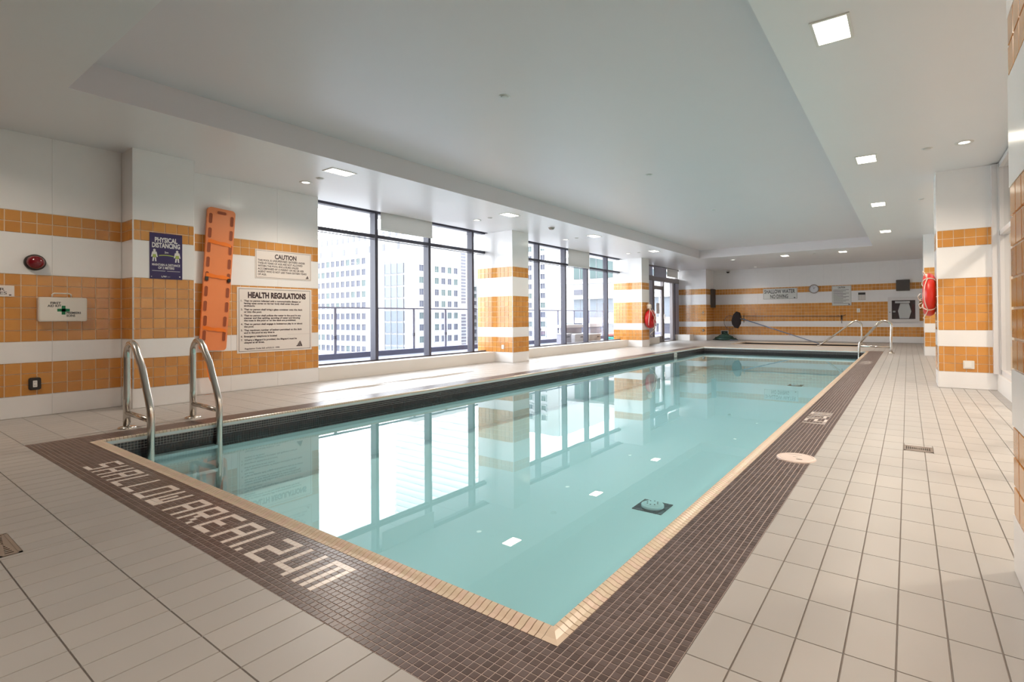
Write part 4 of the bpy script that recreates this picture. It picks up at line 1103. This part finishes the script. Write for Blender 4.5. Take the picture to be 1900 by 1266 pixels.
b = MB(); b.lathe([(0.07, 0.0), (0.065, -0.03), (0.04, -0.055), (0.0, -0.064)], (0, -0.08, 0.0), 'black_plastic', 'z', 20); b.f = [f[::-1] for f in b.f]; b.build('dome', o)
# poles on the back wall
wp = thing('wall_pole', 'long thin telescopic pole hung level along the orange tiles of the back wall', 'pole', (-4.4, PB, 1.03))
b = MB(); b.tube([(-2.1, -0.07, 0.03), (2.2, -0.07, -0.01)], 0.013, 'pole_metal', 10); b.build('tube', wp)
for x, lab in ((-2.161, 'dark wall hook at the right end of the hung pole'), (-6.15, 'dark wall hook at the left end of the hung pole')):
    o = thing('pole_hook', lab, 'hook', (x, PB, 0.94))
    b = MB(); b.box(-0.025, 0.025, -0.02, 0, -0.08, 0.12, 'black_plastic'); b.build('back_plate', o)
    b = MB(); b.tube([(0, -0.022, 0.09), (0, -0.10, 0.06), (0, -0.12, 0.12)], 0.012, 'black_plastic', 8); b.tube([(-0.14, -0.045, 0.11), (-0.05, -0.06, 0.085), (0.07, -0.06, 0.10), (0.14, -0.045, 0.13)], 0.010, 'black_plastic', 8); b.tube([(0.0, -0.03, -0.05), (0.0, -0.04, -0.2)], 0.016, 'pole_metal', 8); b.build('arm', o)
nt_ = thing('vacuum_pole', 'long pole with dark brush head sloping from the back wall down to the hot tub', 'pole', (-5.9, 22.55, 0.95))
b = MB()
b.tube([(-5.86, 22.55, 0.945), (-2.70, 21.02, 0.02)], [0.022, 0.016], 'pole_blue', 10); local(b, nt_.location).build('tube', nt_)
b = MB(); vs = []
b.poly([(-6.30, 22.6, 0.86), (-6.22, 22.6, 1.12), (-6.10, 22.6, 1.25), (-5.98, 22.6, 1.20), (-5.93, 22.6, 1.0), (-5.95, 22.6, 0.72), (-6.06, 22.6, 0.53), (-6.17, 22.6, 0.56), (-6.27, 22.6, 0.70)], (0.02, 0.14, 0.0), 'bag_dark'); local(b, nt_.location).build('brush_head', nt_)
b = MB(); b.tube([(-5.76, 22.55, 1.08), (-5.76, 22.55, 0.78)], 0.016, 'dark_grey', 8); b.tube([(-5.9, 22.55, 0.95), (-5.70, 22.5, 0.90)], 0.03, 'dark_grey', 8); local(b, nt_.location).build('clamp', nt_)
sk = thing('skimmer_net', 'thin hooped skimmer net hung behind the dark brush on the back wall', 'skimmer net', (-6.45, 22.95, 0.78))
b = MB(); b.tube([(0.29 * math.cos(a) * 0.9, 0, 0.30 * math.sin(a)) for a in [2 * math.pi * k / 28 for k in range(28)]], 0.010, 'net', 8, closed=True); b.build('hoop', sk)
b = MB(); b.tube([(0.26, 0, 0.02), (0.5, 0.02, 0.12)], 0.012, 'net', 8); b.build('handle', sk)
b = MB()
for k in range(-3, 4):
    h = 0.29 * math.sqrt(1 - (k / 4) ** 2); b.tube([(k * 0.065, 0, -h), (k * 0.065, 0.06, 0), (k * 0.065, 0, h)], 0.0015, 'net', 5); b.tube([(-h * .9, 0, k * 0.07), (0, 0.06, k * 0.07), (h * .9, 0, k * 0.07)], 0.0015, 'net', 5)
b.build('mesh', sk)
hs = thing('coiled_hose', 'dark green hose coiled in a pile on the floor at the back left corner', 'hose', (-6.62, 22.72, 0))
b = MB(); P = []
turns = 7
for k in range(turns * 20 + 1):
    t = k / (turns * 20); a = 2 * math.pi * turns * t; r = 0.50 - 0.36 * t + 0.03 * math.sin(a * 1.3)
    P.append((r * math.cos(a), r * 0.62 * math.sin(a), 0.028 + 0.22 * t + 0.012 * math.sin(a * 2.1)))
P += [(0.1, 0.0, 0.29), (0.0, -0.03, 0.33), (-0.08, 0.02, 0.30)]
b.tube(P, 0.027, 'hose_green', 8); b.build('coil', hs)
b = MB(); b.tube([(-0.55, 0.1, 0.022), (-0.40, 0.25, 0.022), (0.0, 0.33, 0.022), (0.42, 0.2, 0.022), (0.56, -0.02, 0.022), (0.3, -0.26, 0.022)], 0.022, 'pole_blue', 8); b.build('loose_end', hs)
o = thing('hose_bib_box', 'white framed hose tap box low on the back wall above the coiled hose', 'tap box', (-6.76, PB, 0.31))
b = MB()
for (a, c, d, f) in ((-.17, .17, .08, .11), (-.17, -.14, -.10, .08), (.14, .17, -.10, .08)): b.box(a, c, -0.03, 0, d, f, 'outlet_white')
b.build('frame', o)
b = MB(); b.box(-.14, .14, -0.008, 0, -.10, .08, 'hose_green'); b.build('recess', o)
b = MB(); b.tube([(0, -0.01, 0.02), (0, -0.07, 0.01), (0, -0.08, -0.05)], 0.014, 'steel', 8); b.build('tap', o)

# small outlets on the pillars, hook and plug by the far corner
def small_outlet(label, c, ax, w_, h_, dark):
    o = thing('outlet', label, 'outlet', c)
    b = MB(); plate(b, ax, 0, 0, 0, w_, h_, 0.010, 0.008, 'lamp_trim' if dark else 'outlet_white'); b.build('frame', o)
    N = frame(ax)[2]; pf = 0.010 * (N.x + N.y)
    b = MB(); plate(b, ax, pf, -0.01 if dark else 0, 0, w_ * 0.62, h_ * 0.72, 0.006, 0.004, 'outlet_white'); b.build('cover', o)
small_outlet('white outlet with grey frame on the nearest right-hand pillar', (0.70, 9.239, 0.342), '-y', 0.125, 0.115, True)
small_outlet('small white outlet on the window pillar between the banks', (-7.93, 9.30, 0.36), '-y', 0.075, 0.10, False)
o = thing('wall_hook', 'tiny ring hook on orange tiles beside the far glazed door', 'hook', (-7.37, 22.12, 1.20))
b = MB(); b.lathe([(0.03, 0.0), (0.03, 0.012), (0.0, 0.014)], (0, 0, 0.04), 'steel', '-y', 12); b.build('back_plate', o)
b = MB(); b.tube([(0.045 * math.cos(a), -0.02, 0.055 * math.sin(a)) for a in [2 * math.pi * k / 16 for k in range(16)]], 0.007, 'steel', 6, closed=True); b.build('ring', o)
o = thing('wall_plug', 'dark round wall inlet low on tiles beside the far glazed door', 'wall inlet', (-7.37, 22.12, 0.44))
b = MB(); b.lathe([(0.055, 0.0), (0.055, 0.02), (0.03, 0.035), (0.0, 0.035)], (0, 0, 0), 'drain_metal', '-y', 16); b.build('body', o)

# ------------------------------------------------------------------ terrace outside the windows
b = MB(); b.box(-11.2, -8.64, -4, 26, -0.2, 0.12, 'terrace'); b.build('terrace_floor', kind='structure')
b = MB(); b.box(-11.1, -10.92, -4, 26, 0.12, 0.245, 'parapet'); b.build('terrace_parapet', kind='structure')
b = MB(); b.box(-10.05, -8.62, -4, 26, 3.354, 3.7, 'canopy')
for k in range(24): b.box(-10.04, -8.64, 6.1 - 7.0 + k * 1.4, 6.118 - 7.0 + k * 1.4, 3.349, 3.354, 'seam')
b.build('terrace_soffit', kind='structure')
XB = -11.0
rl = thing('balcony_railing', 'grey glass balustrade with handrail along the terrace outside the windows', 'railing', (XB, 12.0, 0.245))
b = MB(); b.box(XB - 0.03, XB + 0.03, -3, 25.5, 1.30, 1.336, 'rail_paint'); local(b, rl.location).build('handrail', rl)
ys = [6.89 + 1.154 * k for k in range(-8, 17)]
for i, y in enumerate(ys):
    b = MB(); b.box(XB - 0.015, XB + 0.015, y - 0.033, y + 0.033, 0.2, 1.30, 'rail_paint'); ps = local(b, rl.location).build('post', rl)
    b = MB(); b.box(XB + 0.016, XB + 0.06, y - 0.055, y, 0.58, 0.66, 'mullion_paint'); local(b, rl.location).build('bracket', ps)
    if i + 1 < len(ys):
        b = MB(); b.quad((XB, y + 0.04, 0.28), (XB, y + 1.11, 0.28), (XB, y + 1.11, 1.26), (XB, y + 0.04, 1.26), 'rail_glass'); local(b, rl.location).build('pane', rl)
def planter(label, x0, x1, y0, y1, z1, m, m2):
    o = thing('terrace_box', label, 'planter', ((x0 + x1) / 2, (y0 + y1) / 2, 0.12))
    b = MB(); b.box(x0, x1, y0, y1, 0.12, z1 - 0.03, m); local(b, o.location).build('body', o)
    b = MB(); b.box(x0 - .02, x1 + .02, y0 - .02, y1 + .02, z1 - 0.03, z1, m2); local(b, o.location).build('lid', o)
    b = MB(); b.box(x1, x1 + .012, y1 - 0.25, y1 - 0.10, z1 - 0.12, z1 - 0.09, 'mullion_paint'); local(b, o.location).build('handle', o)
planter('narrow grey storage box on the terrace under the long blind', -9.4, -9.0, 13.70, 13.96, 0.53, 'planter_grey', 'planter_white')
planter('white storage box on the terrace before the low table', -9.4, -9.0, 14.18, 14.78, 0.50, 'planter_white', 'planter_white')
planter('tan storage box on the terrace right of the white one', -9.4, -9.0, 15.13, 15.90, 0.47, 'planter_tan', 'planter_white')
for (lab, y0, y1, z0, z1) in (('long low terrace table with white top behind the storage boxes', 14.25, 15.45, 0.70, 0.80), ('shorter white terrace table right of the long one', 15.85, 16.75, 0.70, 0.82)):
    o = thing('terrace_table', lab, 'table', (-9.6, (y0 + y1) / 2, 0.12))
    b = MB(); b.box(-9.75, -9.42, y0, y1, z0, z1, 'planter_white'); local(b, o.location).build('top', o)
    b = MB(); b.box(-9.7, -9.47, y0 + 0.1, y1 - 0.08, 0.12, z0, 'planter_grey'); local(b, o.location).build('base', o)
for (lab, m, z0, z1, y0, y1) in (('teal outdoor cushion, lower one on the terrace floor', 'cushion_teal', 0.12, 0.30, 16.86, 18.0), ('pink outdoor cushion lying on the teal one', 'cushion_pink', 0.302, 0.44, 17.05, 18.05)):
    o = thing('outdoor_cushion', lab, 'cushion', (-9.1, (y0 + y1) / 2, z0), None)
    b = MB(); U = rrect(0.55, y1 - y0, 0.08, 4); n = len(U)
    L = [(0.85, 0), (1, 0.25), (1, 0.75), (0.85, 1)]
    vs = [(p * s, q_ * s, (z1 - z0) * t) for s, t in L for p, q_ in U]
    b.add(vs, [(k * n + i, k * n + (i + 1) % n, (k + 1) * n + (i + 1) % n, (k + 1) * n + i) for k in range(3) for i in range(n)] + [tuple(range(n))[::-1], tuple(3 * n + i for i in range(n))], m, True); b.build('pad', o)
    b = MB(); b.tube([(p * 1.0, q_ * 1.0, (z1 - z0) * 0.5) for p, q_ in U], 0.01, m, 6, closed=True); b.build('piping', o)

# ------------------------------------------------------------------ city beyond
b = MB(); b.box(-330, -12, -60, 400, -36, -34, 'asphalt'); b.build('street_ground', kind='structure')
def win_mesh(ax, w_, h_, m, bars=1):
    b = MB(); U, V, N = frame(ax)
    def bx(u0, u1, v0, v1, n0, n1, mm):
        P = [U * u + V * v + N * n for n in (n0, n1) for u, v in ((u0, v0), (u1, v0), (u1, v1), (u0, v1))]
        b.add(P, TF, mm)
    bx(-w_ / 2, w_ / 2, -h_ / 2, h_ / 2, 0, 0.04, m)
    for k in range(bars + 1):
        if k: bx(-w_ / 2 + w_ * k / (bars + 1) - .06, -w_ / 2 + w_ * k / (bars + 1) + .06, -h_ / 2, h_ / 2, 0.04, 0.10, 'facade_frame')
    for (u0, u1, v0, v1) in ((-w_ / 2 - .1, -w_ / 2, -h_ / 2, h_ / 2), (w_ / 2, w_ / 2 + .1, -h_ / 2, h_ / 2), (-w_ / 2 - .1, w_ / 2 + .1, h_ / 2, h_ / 2 + .12), (-w_ / 2 - .15, w_ / 2 + .15, -h_ / 2 - .15, -h_ / 2)): bx(u0, u1, v0, v1, 0, 0.22, 'facade_white')
    return b.mesh('window')
def windows(parent, ax, plane, us, zs, w_, h_, m, bars=1):
    ms = [win_mesh(ax, w_, h_, x, bars) for x in m]
    for u in us:
        for z in zs: link('window', ms[random.randrange(len(ms))], parent, Vector(place(ax, plane, u, z)) - parent.location)
WM = ['facade_window', 'facade_window', 'facade_window_green']
A = thing('office_building', 'white office block with rows of square windows behind the near window bank', 'building', (-145, 110, -34))
b = MB(); b.box(-200, -118.93, 100, 123, -34, 25, 'facade_white'); b.box(-200, -120, 100.6, 122, 25, 29.2, 'facade_cream'); local(b, A.location).build('body', A)
b = MB()
for k in range(26): b.box(-200 + k * 3.1, -198.9 + k * 3.1, 100.5, 100.62, 26.4, 28.2, 'facade_louver')
for k in range(7): b.box(-169 + k * 7.0, -167.8 + k * 7.0, 99.9, 100.0, 17.9 + 4.2, 24.2, 'facade_louver')
local(b, A.location).build('roof_louvers', A, kind='stuff')
zr = [1.92 + 3.55 * k for k in range(-5, 6)]
windows(A, '-y', 100.0, [-163.45 + 2.87 * k for k in range(-9, 8)], zr, 2.0, 1.95, WM)
windows(A, '-y', 100.0, [-122.4, -119.9 - 4.6], [], 2.0, 1.95, WM)
b = MB()
for k in range(9): b.box(-132.5, -123.8, 99.6, 100, -14 + k * 3.6, -12.2 + k * 3.6 + 1.2, 'facade_blue'); 
for k in range(4): b.box(-132.5 + k * 2.9, -132.3 + k * 2.9, 99.45, 99.6, -14, 19, 'facade_frame')
local(b, A.location).build('glazed_bay', A, kind='stuff')
windows(A, '+x', -118.93, [102.3, 108.3, 111.0, 113.6, 116.3], zr[:-1], 1.65, 1.85, WM)
b = MB()
for k in range(34):
    if 14 < k < 18: continue
    b.box(-118.93, -118.8, 118.9, 120.9, -13 + k * 1.05, -12.3 + k * 1.05, 'facade_louver')
local(b, A.location).build('louvers', A, kind='stuff')
B_ = thing('office_building', 'pale tower of small square windows left of the tiled window pillar', 'building', (-120, 150, -34))
b = MB(); b.box(-150, -96, 140, 165, -34, 15.5, 'facade_white'); b.box(-140, -100, 145, 160, 15.5, 24, 'facade_cream'); local(b, B_.location).build('body', B_)
windows(B_, '-y', 140.0, [-126.05 - 2.25 * k for k in range(-3, 6)], [12.0 - 2.66 * k for k in range(10)], 1.45, 1.5, WM)
b = MB(); b.box(-126, -113, 144.8, 145, 16.5, 22, 'facade_window_green'); local(b, B_.location).build('roof_glazing', B_)
C_ = thing('apartment_building', 'white apartment block with paired windows behind the far window bank', 'building', (-68, 100, -34))
b = MB(); b.box(-84, -61.0, 90, 112, -34, 24, 'facade_white'); b.box(-64.0, -61.2, 89.7, 90, -34, 24, 'facade_cream'); local(b, C_.location).build('body', C_)
windows(C_, '-y', 90.0, [-63.4 - 1.79 * k for k in range(6)], [12.05 - 2.07 * k for k in range(-4, 9)], 1.2, 1.15, WM)
T_ = thing('glass_tower', 'tall pale tower rising behind the office block, seen mirrored in the pool', 'building', (-225, 215, -34))
b = MB(); b.box(-256, -190, 200, 230, -34, 118, 'tower_glass'); b.box(-246, -200, 205, 225, 118, 126, 'tower_band'); local(b, T_.location).build('body', T_)
b = MB()
for k in range(30): b.box(-256.3, -189.7, 199.4, 200.0, 2 + k * 3.9, 3.5 + k * 3.9, 'tower_band')
for k in range(30): b.box(-190.0, -189.4, 200, 230, 2 + k * 3.9, 3.5 + k * 3.9, 'tower_band')
local(b, T_.location).build('floor_bands', T_, kind='stuff')
E_ = thing('apartment_building', 'near white building with glass storeys and slab edges beyond the terrace', 'building', (-26, 52, -34))
b = MB(); b.box(-29.7, -10.5, 45, 60, -34, 7.5, 'facade_white'); local(b, E_.location).build('body', E_)
b = MB()
for z in (7.5, 4.75, 3.2, 0.75, -0.8): b.box(-29.9, -10.3, 44.2, 45, z - 0.28, z, 'facade_white')
local(b, E_.location).build('slab_edge', E_)
for z0, z1, m in ((5.0, 7.1, 'facade_window_green'), (1.05, 2.85, 'facade_blue'), (-0.5, 0.4, 'facade_window')):
    for k in range(9):
        b = MB(); x = -28.6 + k * 1.95; b.box(x, x + 1.55, 44.92, 45.0, z0, z1, m); b.box(x + .75, x + .80, 44.88, 44.92, z0, z1, 'facade_frame'); local(b, E_.location).build('window', E_)
b = MB(); b.box(-28.6, -27.6, 44.9, 45, 3.4, 3.9, 'facade_louver'); local(b, E_.location).build('vent', E_)

# identical-looking window objects are structure; name the setting kinds
for o in list(COL.objects):
    if o.name.startswith(('terrace_floor', 'terrace_parapet', 'terrace_soffit', 'street_ground')): o['kind'] = 'structure'
